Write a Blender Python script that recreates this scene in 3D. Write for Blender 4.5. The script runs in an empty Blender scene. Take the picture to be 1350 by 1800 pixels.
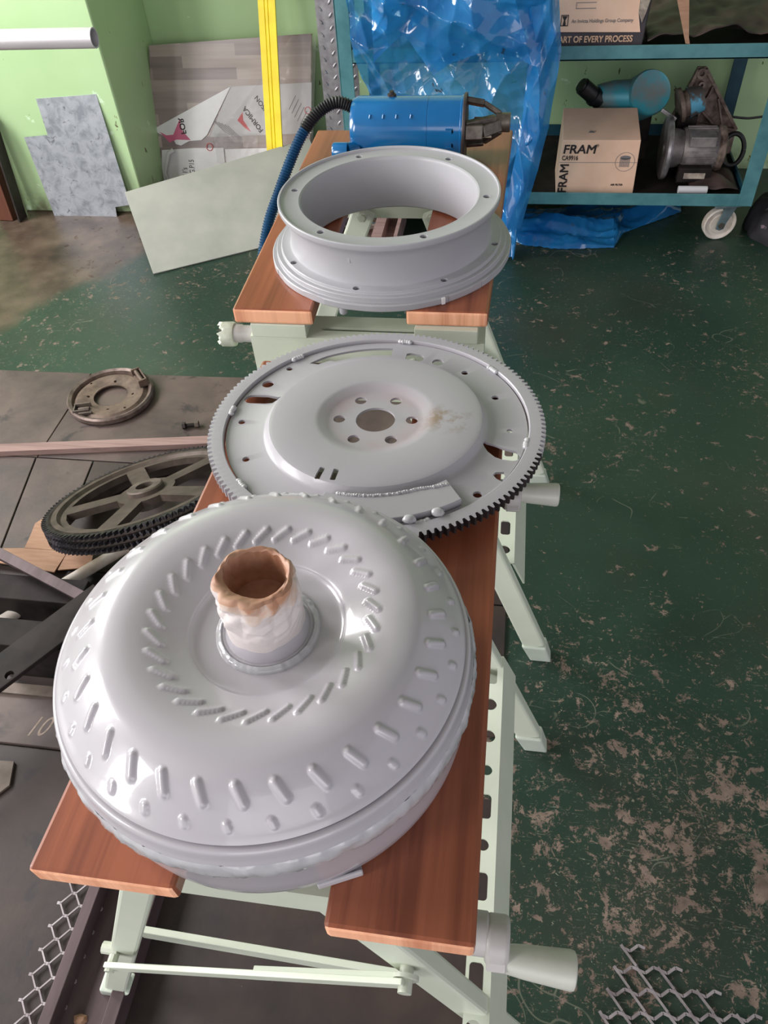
import bpy, bmesh, math, random
from math import sin, cos, pi, radians as rad, hypot, atan2, exp, sqrt
from mathutils import Vector as V, Matrix as M, noise

S = bpy.context.scene
COL = S.collection
random.seed(7)

# ------------------------------------------------------------------ camera
cam_d = bpy.data.cameras.new('camera'); cam = bpy.data.objects.new('camera', cam_d); COL.objects.link(cam)
cam_d.sensor_fit = 'VERTICAL'; cam_d.sensor_height = 24.0; cam_d.lens = 1340.52 / 1800 * 24.0
cam_d.clip_start = 0.02; cam_d.clip_end = 60
Rt = ((0.98866902, 0.06566805, -0.13498617), (0.13987766, -0.72936209, 0.66967543), (-0.05447751, -0.68096891, -0.7302832))
cm = M(((Rt[0][0], -Rt[0][1], -Rt[0][2], 0), (Rt[1][0], -Rt[1][1], -Rt[1][2], 0), (Rt[2][0], -Rt[2][1], -Rt[2][2], 1.30), (0, 0, 0, 1)))
cam.matrix_world = cm
S.camera = cam
# ------------------------------------------------------------------ light
S.view_settings.view_transform = 'Standard'; S.view_settings.look = 'None'
S.view_settings.exposure = 0.0; S.view_settings.gamma = 1.0; S.view_settings.use_curve_mapping = False
w = bpy.data.worlds.new('daylight'); S.world = w; w.use_nodes = True
bg = w.node_tree.nodes['Background']; bg.inputs[0].default_value = (0.93, 0.90, 1.0, 1); bg.inputs[1].default_value = 0.74
def area(name, loc, target, sx, sy, power, col=(1, 1, 1)):
    l = bpy.data.lights.new(name, 'AREA'); l.shape = 'RECTANGLE'; l.size = sx; l.size_y = sy; l.energy = power; l.color = col
    o = bpy.data.objects.new(name, l); COL.objects.link(o); o.location = loc
    d = V(target) - V(loc); o.rotation_euler = d.to_track_quat('-Z', 'Y').to_euler(); return o
WIN = ((-2.0, -1.05), (-0.25, 0.75), (1.35, 2.3))       # y ranges of the window openings in the left wall
for a, b in WIN:
    area('window_daylight', (-2.72, (a + b) / 2, 1.75), (0, (a + b) / 2 + .1, 0.9), b - a - .1, 1.3, (64 if a < 1 else 95) * (b - a), (1.0, 0.955, 0.965))

area('rear_fill', (.6, -3.1, 1.5), (0, .8, .7), 2.6, 2.2, 40, (1.0, 0.97, 0.98))  # fill lamp added behind the camera to brighten faces turned toward it

# ------------------------------------------------------------------ material helpers
MATS = {}
def srgb(r, g, b):
    f = lambda c: (c / 255 / 12.92) if c <= 10 else ((c / 255 + .055) / 1.055) ** 2.4
    return (f(r), f(g), f(b), 1)
class NT:
    def __init__(s, name, rough=.5, metal=0.0, spec=.5, coat=0.0):
        s.m = bpy.data.materials.new(name); s.m.use_nodes = True; s.t = s.m.node_tree; s.b = s.t.nodes['Principled BSDF']
        s.b.inputs['Roughness'].default_value = rough; s.b.inputs['Metallic'].default_value = metal
        s.b.inputs['Specular IOR Level'].default_value = spec; s.b.inputs['Coat Weight'].default_value = coat
        s.b.inputs['Coat Roughness'].default_value = .06
        s.co = s.t.nodes.new('ShaderNodeTexCoord'); MATS[name] = s.m
    def n(s, ty, **k):
        x = s.t.nodes.new(ty)
        for a, b in k.items(): setattr(x, a, b)
        return x
    def link(s, a, b): s.t.links.new(a, b)
    def mapping(s, scale=(1, 1, 1), rot=(0, 0, 0), loc=(0, 0, 0), src='Object'):
        mp = s.n('ShaderNodeMapping'); mp.inputs['Scale'].default_value = scale; mp.inputs['Rotation'].default_value = rot; mp.inputs['Location'].default_value = loc
        s.link(s.co.outputs[src], mp.inputs[0]); return mp.outputs[0]
    def noise(s, vec, scale, detail=4, rough=.55, dist=0.0):
        x = s.n('ShaderNodeTexNoise'); x.inputs['Scale'].default_value = scale; x.inputs['Detail'].default_value = detail
        x.inputs['Roughness'].default_value = rough; x.inputs['Distortion'].default_value = dist; s.link(vec, x.inputs['Vector']); return x.outputs['Fac']
    def ramp(s, fac, *stops, interp='LINEAR'):
        r = s.n('ShaderNodeValToRGB'); r.color_ramp.interpolation = interp; e = r.color_ramp.elements
        while len(e) < len(stops): e.new(.5)
        for i, (p, c) in enumerate(stops):
            e[i].position = p; e[i].color = c if len(c) == 4 else (*c, 1)
        s.link(fac, r.inputs[0]); return r.outputs[0]
    def mix(s, fac, a, b, mode='MIX'):
        x = s.n('ShaderNodeMix', data_type='RGBA', blend_type=mode)
        if isinstance(fac, (int, float)): x.inputs[0].default_value = fac
        else: s.link(fac, x.inputs[0])
        for i, v in ((6, a), (7, b)):
            if isinstance(v, tuple): x.inputs[i].default_value = v
            else: s.link(v, x.inputs[i])
        return x.outputs[2]
    def math(s, op, a, b=0.0, clamp=False):
        x = s.n('ShaderNodeMath', operation=op, use_clamp=clamp)
        for i, v in ((0, a), (1, b)):
            if isinstance(v, (int, float)): x.inputs[i].default_value = v
            else: s.link(v, x.inputs[i])
        return x.outputs[0]
    def color(s, c):
        if isinstance(c, tuple): s.b.inputs['Base Color'].default_value = c
        else: s.link(c, s.b.inputs['Base Color'])
    def bump(s, h, strength=.3, dist=.002):
        b = s.n('ShaderNodeBump'); b.inputs['Strength'].default_value = strength; b.inputs['Distance'].default_value = dist
        s.link(h, b.inputs['Height']); s.link(b.outputs[0], s.b.inputs['Normal'])
    def rough(s, fac, lo, hi):
        x = s.n('ShaderNodeMapRange'); s.link(fac, x.inputs[0]); x.inputs[3].default_value = lo; x.inputs[4].default_value = hi
        s.link(x.outputs[0], s.b.inputs['Roughness'])
BK, WH = (0, 0, 0, 1), (1, 1, 1, 1)

def simple(name, c1, c2=None, rough=.5, metal=0., scale=30, bump=.15, bdist=.001, spec=.5, coat=0., lo=.35, hi=.65, stretch=(1, 1, 1), detail=4):
    t = NT(name, rough, metal, spec, coat); v = t.mapping(stretch); f = t.noise(v, scale, detail)
    t.color(t.ramp(f, (lo, c1), (hi, c2 or c1)))
    if bump: t.bump(f, bump, bdist)
    return t.m

# grey-white spray paint, glossy with orange-peel
def spray(name, c, rough, coat, brown=False):
    t = NT(name, rough, 0, .5, coat); v = t.mapping()
    f = t.noise(v, 9, 3); col = t.ramp(f, (.3, tuple(x * .95 for x in c[:3]) + (1,)), (.7, c))
    if brown:
        sp = t.noise(v, 26, 3, .6); msk = t.ramp(sp, (.66, BK), (.70, WH))
        gm = t.n('ShaderNodeTexGradient', gradient_type='SPHERICAL'); mp = t.mapping((26, 34, 30), (0, 0, 0), (-2.05, .0, -.3)); t.link(mp, gm.inputs[0])
        st = t.math('MULTIPLY', gm.outputs[0], 1.6, True)
        col = t.mix(t.math('MULTIPLY', st, t.ramp(t.noise(v, 50, 4, .7), (.45, BK), (.6, WH))), col, srgb(140, 124, 110))
        vl = t.n('ShaderNodeVectorMath', operation='LENGTH'); t.link(v, vl.inputs[0])
        pk = t.ramp(vl.outputs['Value'], (.030, (.2, .2, .2, 1)), (.046, WH), (.066, BK)); pk = t.math('MULTIPLY', pk, t.ramp(t.noise(v, 22, 3), (.3, BK), (.7, WH)))
        col = t.mix(t.math('MULTIPLY', pk, .55), col, srgb(168, 140, 142))
    t.color(col); t.bump(t.noise(v, 160, 2), .06, .0006); return t.m
spray('grey_white_gloss', srgb(184, 181, 187), .30, .5)
spray('grey_white_satin', srgb(190, 189, 194), .42, .0)
spray('flexplate_paint', srgb(168, 166, 172), .36, .12, True)
spray('ring_paint', srgb(166, 166, 171), .42, .1)
spray('weld_paint', srgb(188, 188, 192), .2, .5)
simple('bare_shaded_teeth', srgb(42, 36, 38), srgb(60, 52, 54), .5, .3, 60, .2)
simple('bench_green', srgb(205, 213, 196), srgb(212, 219, 203), .38, 0, 12, .05, .0005)
simple('bench_green_dirty', srgb(180, 184, 168), srgb(206, 212, 196), .45, 0, 60, .1)
simple('painted_screw', srgb(190, 196, 180), srgb(205, 210, 196), .3, 0, 40, .2)
simple('handle_plastic', srgb(205, 208, 198), srgb(196, 198, 188), .35, 0, 20, .05)
simple('crank_grey', srgb(176, 172, 170), srgb(190, 188, 186), .4, 0, 20, .1)
simple('blue_paint', srgb(0, 92, 150), srgb(2, 102, 162), .22, 0, 14, .05, .0005, coat=.6)
simple('black_rubber', srgb(22, 22, 24), srgb(32, 31, 33), .5, 0, 30, .1)
simple('black_plastic', srgb(18, 19, 22), srgb(28, 29, 32), .35, 0, 30, .1)
simple('cast_metal', srgb(88, 82, 76), srgb(120, 113, 106), .45, .75, 60, .4)
simple('dark_steel', srgb(52, 46, 45), srgb(70, 62, 62), .5, .4, 24, .3)
simple('black_steel', srgb(20, 16, 15), srgb(40, 33, 31), .7, 0, 20, .3, spec=.25)
simple('dusty_steel', srgb(80, 70, 64), srgb(108, 97, 88), .6, .3, 25, .3)
simple('purple_steel', srgb(74, 60, 62), srgb(94, 78, 82), .55, .3, 30, .25, stretch=(1, .2, 1))
simple('sprocket_iron', srgb(68, 58, 52), srgb(92, 80, 72), .55, .35, 25, .35)
simple('sprocket_teeth', srgb(36, 34, 38), srgb(78, 74, 78), .35, .7, 200, .3)
simple('bolt_metal', srgb(120, 112, 100), srgb(150, 140, 126), .35, .9, 60, .2)
simple('backing_rust', srgb(86, 72, 64), srgb(116, 98, 86), .6, .3, 40, .4)
simple('backing_rim', srgb(96, 82, 76), srgb(134, 118, 112), .45, .5, 40, .3)
simple('expanded_steel', srgb(150, 140, 144), srgb(184, 176, 180), .35, .45, 40, .2)
simple('cardboard', srgb(164, 126, 102), srgb(178, 140, 114), .8, 0, 20, .1, stretch=(1, 8, 8))
simple('carton', srgb(228, 188, 162), srgb(234, 196, 170), .75, 0, 18, .06)
simple('carton_pale', srgb(246, 208, 182), srgb(240, 200, 174), .75, 0, 18, .06)
simple('carton_side', srgb(60, 56, 62), srgb(72, 66, 72), .7, 0, 18, .06)
simple('print_black', srgb(38, 32, 32), None, .6, 0, 10, 0)
simple('print_red', srgb(200, 62, 66), None, .5, 0, 10, 0)
simple('print_grey', srgb(120, 116, 118), None, .6, 0, 10, 0)
simple('print_pale', srgb(220, 180, 150), None, .6, 0, 10, 0)
simple('chalk', srgb(165, 150, 138), srgb(140, 125, 112), .9, 0, 90, 0)
simple('teal_frame', srgb(66, 118, 124), srgb(84, 136, 142), .42, 0, 20, .3, detail=6)
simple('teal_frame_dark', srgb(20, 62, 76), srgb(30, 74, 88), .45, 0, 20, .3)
simple('teal_can', srgb(64, 156, 172), srgb(124, 134, 132), .4, .1, 14, .25, lo=.42, hi=.62)
simple('cast_brown', srgb(84, 68, 60), srgb(138, 120, 110), .6, .25, 40, .5)
simple('motor_grey', srgb(112, 106, 106), srgb(148, 140, 138), .5, .3, 30, .3)
simple('flange_alu', srgb(120, 116, 116), srgb(170, 166, 168), .4, .6, 26, .3)
simple('white_plastic', srgb(232, 230, 232), None, .4, 0, 10, 0)
simple('castor_cream', srgb(214, 206, 196), srgb(180, 160, 140), .5, 0, 22, .1, lo=.45, hi=.75)
simple('yellow_paint', srgb(246, 224, 40), srgb(232, 206, 30), .38, 0, 12, .1)
simple('alu_pipe', srgb(205, 200, 205), srgb(222, 218, 222), .42, .35, 40, .1, stretch=(.1, 1, 1))
simple('checker_alu', srgb(150, 146, 150), srgb(178, 175, 178), .35, .75, 50, .2)
simple('fibre_sheet', srgb(156, 158, 150), srgb(172, 173, 164), .6, 0, 7, .1, detail=8)
simple('black_tarp', srgb(30, 22, 22), srgb(84, 66, 62), .55, 0, 8, .4, .01)
def hubtape():
    t = NT('hub_tape', .42, 0, .5); v = t.mapping(); sp = t.n('ShaderNodeSeparateXYZ'); t.link(v, sp.inputs[0])
    f = t.math('ADD', t.math('MULTIPLY', t.noise(v, 60, 4, .6, .8), .55), t.math('MULTIPLY', t.math('SUBTRACT', sp.outputs[2], .135), 11.0))
    f = t.math('ADD', f, t.math('MULTIPLY', sp.outputs[0], 4.0))
    t.color(t.ramp(f, (.52, srgb(208, 200, 198)), (.62, srgb(200, 180, 166)), (.74, srgb(182, 134, 104)))); t.bump(t.noise(v, 120, 3), .2, .001)
hubtape()
simple('hub_tape_brown', srgb(148, 104, 80), srgb(192, 152, 128), .5, 0, 40, .3, .0015)
simple('film_white', srgb(226, 224, 226), srgb(236, 234, 236), .3, 0, 12, .1)
simple('film_clear', srgb(190, 186, 188), srgb(205, 200, 202), .15, 0, 16, .5, .004)
MATS['film_clear'].node_tree.nodes['Principled BSDF'].inputs['Alpha'].default_value = .16
simple('castor_grey', srgb(104, 124, 128), srgb(84, 100, 104), .5, .2, 30, .3)
simple('camo_cloth', srgb(38, 36, 42), srgb(120, 104, 110), .8, 0, 14, .2, lo=.60, hi=.62)
simple('foot_rubber', srgb(196, 205, 192), srgb(186, 196, 184), .5, 0, 20, .1)

def wood(name, base, dark, axis=1, rough=.34, coat=.15):
    t = NT(name, rough, 0, .5, coat); sc = [60, 60, 60]; sc[axis] = 2.2; v = t.mapping(tuple(sc))
    f = t.noise(v, 1.0, 6, .6, .4); sc2 = [9, 9, 9]; sc2[axis] = 1.5; g = t.noise(t.mapping(tuple(sc2)), 1, 3)
    c = t.ramp(f, (.36, dark), (.58, base)); c = t.mix(t.ramp(g, (.35, BK), (.75, WH)), c, tuple(x * 1.22 for x in base[:3]) + (1,))
    t.color(c); t.bump(f, .12, .001); t.rough(f, rough + .1, rough - .04)
    return t.m
wood('board_wood', srgb(150, 86, 60), srgb(104, 52, 35))
wood('board_end', srgb(240, 180, 144), srgb(190, 118, 86), 2, .7, 0)
wood('lath_wood', srgb(150, 124, 118), srgb(112, 88, 82), 0, .7, 0)
wood('crate_wood', srgb(104, 62, 46), srgb(76, 42, 32), 2, .6, 0)

def galv():
    t = NT('galvanised', .42, .45, .5); v = t.mapping()
    f = t.noise(v, 26, 6, .6, .6); g = t.noise(v, 4, 3)
    c = t.ramp(f, (.36, srgb(150, 155, 164)), (.52, srgb(180, 185, 194)), (.7, srgb(194, 198, 206)))
    c = t.mix(t.ramp(t.noise(v, 34, 5, .7, 1.5), (.60, BK), (.66, WH)), c, srgb(128, 132, 140)); t.color(c)
    t.bump(f, .1, .001); return t.m
galv()

def laminate():
    t = NT('laminate_print', .35, 0, .5, .1); v = t.mapping((1.9, 1.0, 1.0), (0, 0, 0), (.3, 0, 0))
    br = t.n('ShaderNodeTexBrick'); br.inputs['Scale'].default_value = 1; br.inputs['Brick Width'].default_value = .62; br.inputs['Row Height'].default_value = .036
    br.inputs['Mortar Size'].default_value = .0; br.offset = .37; br.inputs['Bias'].default_value = -.1
    br.inputs['Color1'].default_value = srgb(128, 112, 112); br.inputs['Color2'].default_value = srgb(206, 190, 182)
    sw = t.n('ShaderNodeSeparateXYZ'); t.link(v, sw.inputs[0]); cb = t.n('ShaderNodeCombineXYZ'); t.link(sw.outputs[0], cb.inputs[0]); t.link(sw.outputs[2], cb.inputs[1])
    t.link(cb.outputs[0], br.inputs[0])
    g = t.noise(t.mapping((3, 3, 60)), 1, 5, .6); c = t.mix(.35, br.outputs[0], t.ramp(g, (.3, srgb(112, 98, 98)), (.7, srgb(168, 152, 146))))
    t.color(c); return t.m
laminate()

def wallpaint():
    t = NT('green_wall', .34, 0, .5); v = t.mapping(src='Object')
    base = t.ramp(t.noise(v, 2.2, 3), (.3, srgb(174, 206, 154)), (.7, srgb(188, 217, 168)))
    # chips and grazes low on the wall
    z = t.n('ShaderNodeSeparateXYZ'); t.link(v, z.inputs[0])
    low = t.math('MULTIPLY', t.math('SUBTRACT', .95, z.outputs[2]), .09)
    f = t.noise(v, 11, 7, .62, .3); m = t.ramp(t.math('ADD', f, low), (.69, BK), (.70, WH))
    c = t.mix(m, base, srgb(206, 232, 198))
    f2 = t.noise(t.mapping((1, 1, .6), loc=(3, 1, 2)), 23, 5, .6, .5); m2 = t.ramp(t.math('ADD', f2, low), (.735, BK), (.75, WH))
    c = t.mix(m2, c, srgb(96, 92, 60))
    dirt = t.ramp(z.outputs[2], (.0, WH), (.10, BK)); dirt = t.math('MULTIPLY', dirt, t.ramp(t.noise(v, 14, 5), (.4, BK), (.65, WH)))
    c = t.mix(dirt, c, srgb(92, 82, 62)); t.color(c); t.bump(t.math('SUBTRACT', t.noise(v, 60, 3), m), .15, .002); return t.m
wallpaint()

def floorpaint():
    t = NT('green_floor', .42, 0, .45); v = t.mapping()
    base = t.ramp(t.noise(v, 3.2, 4), (.3, srgb(30, 50, 42)), (.7, srgb(40, 62, 51)))
    s = t.n('ShaderNodeSeparateXYZ'); t.link(v, s.inputs[0])
    # heavy wear where people walk: near side and around x = .3
    dens = t.noise(v, 1.9, 3, .5); wear = t.ramp(s.outputs[1], (.0, (1, 1, 1, 1)), (1.1, (.45, .45, .45, 1)))
    bias = t.math('ADD', t.math('MULTIPLY', dens, .22), t.math('MULTIPLY', wear, .075))
    f = t.noise(v, 30, 12, .78, .35); chips = t.ramp(t.math('ADD', f, bias), (.735, BK), (.75, WH))
    f3 = t.noise(v, 90, 8, .75, .6); chips3 = t.ramp(t.math('ADD', f3, bias), (.765, BK), (.785, WH))
    chipc = t.ramp(t.noise(v, 40, 3), (.3, srgb(96, 82, 74)), (.7, srgb(134, 116, 104)))
    # scratches: stretched noise in a few directions
    sc = None
    for i, (ang, thr) in enumerate(((.35, .70), (1.35, .70), (2.3, .715), (1.9, .715), (.9, .72))):
        q = t.noise(t.mapping((16, 150, 1), (0, 0, ang), (i * 3.1, i, 0)), 1, 4, .6, 2.2); r = t.ramp(t.math('ADD', q, t.math('MULTIPLY', bias, .55)), (thr + .075, BK), (thr + .09, WH))
        sc = r if sc is None else t.math('MAXIMUM', sc, r)
    c = t.mix(sc, base, srgb(98, 104, 90)); c = t.mix(t.math('MULTIPLY', t.ramp(t.noise(v, 2.6, 5), (.5, BK), (.68, WH)), .35), c, srgb(58, 50, 45))
    sp = t.ramp(t.math('ADD', t.noise(v, 130, 5, .75, .5), t.math('MULTIPLY', bias, .5)), (.735, BK), (.75, WH)); c = t.mix(sp, c, srgb(128, 132, 116))
    ln = t.n('ShaderNodeTexVoronoi', feature='DISTANCE_TO_EDGE'); ln.inputs['Scale'].default_value = 4.2; wn = t.n('ShaderNodeVectorMath', operation='ADD'); nz = t.n('ShaderNodeTexNoise'); nz.inputs['Scale'].default_value = 3; t.link(v, nz.inputs['Vector']); t.link(v, wn.inputs[0]); t.link(nz.outputs['Color'], wn.inputs[1]); t.link(wn.outputs[0], ln.inputs['Vector'])
    lm = t.math('MULTIPLY', t.ramp(ln.outputs['Distance'], (.004, WH), (.009, BK)), t.ramp(t.noise(v, 7, 4), (.56, BK), (.62, WH))); c = t.mix(t.math('MULTIPLY', lm, .6), c, srgb(112, 114, 100))
    c = t.mix(chips3, c, chipc); c = t.mix(chips, c, chipc)
    # bare stained concrete near the column on the left
    d = t.math('ADD', t.math('MULTIPLY', s.outputs[0], -1.0), t.math('MULTIPLY', s.outputs[1], .62)); d = t.math('ADD', d, t.math('MULTIPLY', t.noise(v, 5, 5), .25))
    bare = t.ramp(t.math('MULTIPLY', d, .25), (.735, BK), (.75, WH))
    c = t.mix(bare, c, t.ramp(t.noise(v, 9, 6), (.3, srgb(58, 46, 40)), (.7, srgb(104, 88, 76))))
    t.color(c); t.bump(t.math('SUBTRACT', t.noise(v, 18, 4), t.math('MULTIPLY', chips, .4)), .12, .002); t.rough(chips, .36, .8)
    return t.m
floorpaint()

def mat_sheet():
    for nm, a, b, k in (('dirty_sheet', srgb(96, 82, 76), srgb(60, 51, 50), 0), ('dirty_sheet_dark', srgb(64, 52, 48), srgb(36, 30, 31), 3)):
        t = NT(nm, .55, 0, .4); v = t.mapping(loc=(k, 0, 0))
        c = t.ramp(t.noise(v, 5, 7, .62, .3), (.3, b), (.62, a)); m = t.ramp(t.noise(v, 9, 5, .6, .5), (.60, BK), (.66, WH))
        c = t.mix(t.math('MULTIPLY', m, .75), c, srgb(40, 36, 40)); m2 = t.ramp(t.noise(v, 60, 4, .7), (.74, BK), (.76, WH)); c = t.mix(m2, c, srgb(130, 112, 98))
        t.color(c); t.bump(t.noise(v, 30, 5), .3, .002)
mat_sheet()

def plastic():
    t = NT('blue_plastic', .14, 0, .8, 1.0); v = t.mapping()
    f = t.noise(v, 7, 5, .6, .4); t.color(t.ramp(f, (.3, srgb(18, 96, 172)), (.7, srgb(52, 148, 214))))
    st = t.ramp(t.noise(v, 19, 6, .65, .5), (.655, BK), (.675, WH)); base_ = t.b.inputs['Base Color'].links[0].from_socket; t.color(t.mix(st, base_, srgb(40, 44, 52)))
    t.bump(t.noise(v, 14, 4, .5, .8), .12, .01)
    tr = t.n('ShaderNodeBsdfTransparent'); tr.inputs[0].default_value = (.50, .86, .96, 1)
    tl = t.n('ShaderNodeBsdfTranslucent'); tl.inputs[0].default_value = srgb(90, 185, 236)
    a = t.n('ShaderNodeMixShader'); a.inputs[0].default_value = .28; t.link(t.b.outputs[0], a.inputs[1]); t.link(tl.outputs[0], a.inputs[2])
    b = t.n('ShaderNodeMixShader'); t.link(t.math('MULTIPLY', t.math('SUBTRACT', 1.0, st), .26), b.inputs[0]); t.link(a.outputs[0], b.inputs[1]); t.link(tr.outputs[0], b.inputs[2])
    t.link(b.outputs[0], t.t.nodes['Material Output'].inputs[0]); return t.m
plastic()
def glass():
    t = NT('window_glass', .1); tr = t.n('ShaderNodeBsdfTransparent'); a = t.n('ShaderNodeMixShader'); a.inputs[0].default_value = .9
    t.link(t.b.outputs[0], a.inputs[1]); t.link(tr.outputs[0], a.inputs[2]); t.link(a.outputs[0], t.t.nodes['Material Output'].inputs[0])
glass()

# ------------------------------------------------------------------ geometry helpers
def axes(d, up=(0, 0, 1)):
    z = V(d).normalized(); u = V(up)
    if abs(z.dot(u)) > .98: u = V((0, 1, 0))
    x = u.cross(z).normalized(); y = z.cross(x); return x, y, z
class G:
    def __init__(s): s.v = []; s.f = []
    def add(s, vs, fs):
        o = len(s.v); s.v += [tuple(p) for p in vs]; s.f += [tuple(i + o for i in f) for f in fs]; return s
    def box(s, a, b, m=None):
        (x0, y0, z0), (x1, y1, z1) = a, b
        vs = [V((x, y, z)) for z in (z0, z1) for y in (y0, y1) for x in (x0, x1)]
        if m is not None: vs = [m @ p for p in vs]
        return s.add(vs, [(0, 2, 3, 1), (4, 5, 7, 6), (0, 1, 5, 4), (2, 6, 7, 3), (0, 4, 6, 2), (1, 3, 7, 5)])
    def beam(s, p, q, w, h, up=(0, 0, 1), w2=None, h2=None):
        x, y, z = axes(V(q) - V(p), up); w2 = w2 or w; h2 = h2 or h; vs = []
        for c, ww, hh in ((V(p), w, h), (V(q), w2, h2)):
            vs += [c + x * a * ww / 2 + y * b * hh / 2 for a, b in ((-1, -1), (1, -1), (1, 1), (-1, 1))]
        return s.add(vs, [(3, 2, 1, 0), (4, 5, 6, 7), (0, 1, 5, 4), (1, 2, 6, 5), (2, 3, 7, 6), (3, 0, 4, 7)])
    def cyl(s, p, q, r, r2=None, n=24, caps=True):
        r2 = r if r2 is None else r2; x, y, z = axes(V(q) - V(p)); vs = []
        for c, rr in ((V(p), r), (V(q), r2)): vs += [c + x * cos(2 * pi * i / n) * rr + y * sin(2 * pi * i / n) * rr for i in range(n)]
        fs = [(i, (i + 1) % n, n + (i + 1) % n, n + i) for i in range(n)]
        if caps: fs += [tuple(range(n - 1, -1, -1)), tuple(range(n, 2 * n))]
        return s.add(vs, fs)
    def prism(s, poly, z0, z1, m=None):
        n = len(poly); vs = [V((x, y, z)) for z in (z0, z1) for x, y in poly]
        if m is not None: vs = [m @ p for p in vs]
        return s.add(vs, [tuple(range(n - 1, -1, -1)), tuple(range(n, 2 * n))] + [(i, (i + 1) % n, n + (i + 1) % n, n + i) for i in range(n)])
    def lathe(s, prof, n=96, c=(0, 0, 0), closed=False, m=None, fn=None):
        vs = []; k = len(prof)
        for i in range(n):
            a = 2 * pi * i / n
            for r, z in prof:
                if fn: r, z = fn(r, z, a)
                p = V((c[0] + r * cos(a), c[1] + r * sin(a), c[2] + z)); vs.append(m @ p if m is not None else p)
        fs = []
        for i in range(n):
            j = (i + 1) % n
            for q in range(k if closed else k - 1):
                q2 = (q + 1) % k; fs.append((i * k + q, j * k + q, j * k + q2, i * k + q2))
        return s.add(vs, fs)
    def tube(s, path, r, n=12, caps=True, rf=None, up=(0, 0, 1)):
        P = [V(p) for p in path]; vs = []; k = len(P); x = None
        for i, p in enumerate(P):
            d = (P[min(i + 1, k - 1)] - P[max(i - 1, 0)]).normalized()
            if x is None: x = axes(d, up)[0]
            else: x = (x - d * x.dot(d)).normalized()
            y = d.cross(x); rr = rf(i / (k - 1)) * r if rf else r
            vs += [p + x * cos(2 * pi * j / n) * rr + y * sin(2 * pi * j / n) * rr for j in range(n)]
        fs = [(i * n + j, i * n + (j + 1) % n, (i + 1) * n + (j + 1) % n, (i + 1) * n + j) for i in range(k - 1) for j in range(n)]
        if caps: fs += [tuple(range(n - 1, -1, -1)), tuple(range((k - 1) * n, k * n))]
        return s.add(vs, fs)
    def grid(s, fn, nu, nv):
        vs = [V(fn(i / nu, j / nv)) for j in range(nv + 1) for i in range(nu + 1)]
        return s.add(vs, [(j * (nu + 1) + i, j * (nu + 1) + i + 1, (j + 1) * (nu + 1) + i + 1, (j + 1) * (nu + 1) + i) for j in range(nv) for i in range(nu)])
    def ball(s, c, rx, ry, rz, n=14, k=8, jit=0):
        prof = [(max(1e-5, sin(pi * i / k)), -cos(pi * i / k)) for i in range(k + 1)]; g = G().lathe(prof, n)
        return s.add([V((c[0] + x * rx * (1 + jit * (random.random() - .5)), c[1] + y * ry * (1 + jit * (random.random() - .5)), c[2] + z * rz)) for x, y, z in g.v], g.f)

ORG = {}
def empty(name, loc, label, cat, group=None, rot=(0, 0, 0)):
    o = bpy.data.objects.new(name, None); COL.objects.link(o); o.location = loc; o.rotation_euler = rot; o.empty_display_size = .05
    o['label'] = label; o['category'] = cat
    if group: o['group'] = group
    ORG[o.name] = V((0, 0, 0)) if any(rot) else V(loc); o['_'] = 0; del o['_']
    return o
def build(name, g, mat, parent=None, smooth=35, bevel=0, local=False, solid=0, label=None, cat=None, group=None, kind=None, wn=False, segs=2):
    me = bpy.data.meshes.new(name); off = V((0, 0, 0))
    if parent is not None and not local: off = ORG.get(parent.name, V((0, 0, 0)))
    vs = [tuple(V(p) - off) for p in g.v]
    if parent is None and not local and len(vs):                        # origin at the base centre
        xs, ys, zs = zip(*vs); off = V(((min(xs) + max(xs)) / 2, (min(ys) + max(ys)) / 2, min(zs))); vs = [tuple(V(p) - off) for p in vs]
    me.from_pydata(vs, [], g.f); me.update()
    bm = bmesh.new(); bm.from_mesh(me); bmesh.ops.remove_doubles(bm, verts=bm.verts, dist=1e-6); bmesh.ops.recalc_face_normals(bm, faces=bm.faces); bm.to_mesh(me); bm.free()
    for m in (mat if isinstance(mat, (list, tuple)) else [mat]): me.materials.append(MATS[m])
    o = bpy.data.objects.new(name, me); COL.objects.link(o)
    if parent is not None: o.parent = parent; ORG[o.name] = ORG.get(parent.name, V((0, 0, 0)))
    elif not local: o.location = off; ORG[o.name] = off
    if solid: md = o.modifiers.new('s', 'SOLIDIFY'); md.thickness = solid; md.offset = 0
    if bevel: md = o.modifiers.new('b', 'BEVEL'); md.width = bevel; md.segments = segs; md.limit_method = 'ANGLE'; md.angle_limit = rad(30)
    if smooth:
        me.shade_smooth(); me.set_sharp_from_angle(angle=rad(smooth))
    if label: o['label'] = label
    if cat: o['category'] = cat
    if group: o['group'] = group
    if kind: o['kind'] = kind
    return o
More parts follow.
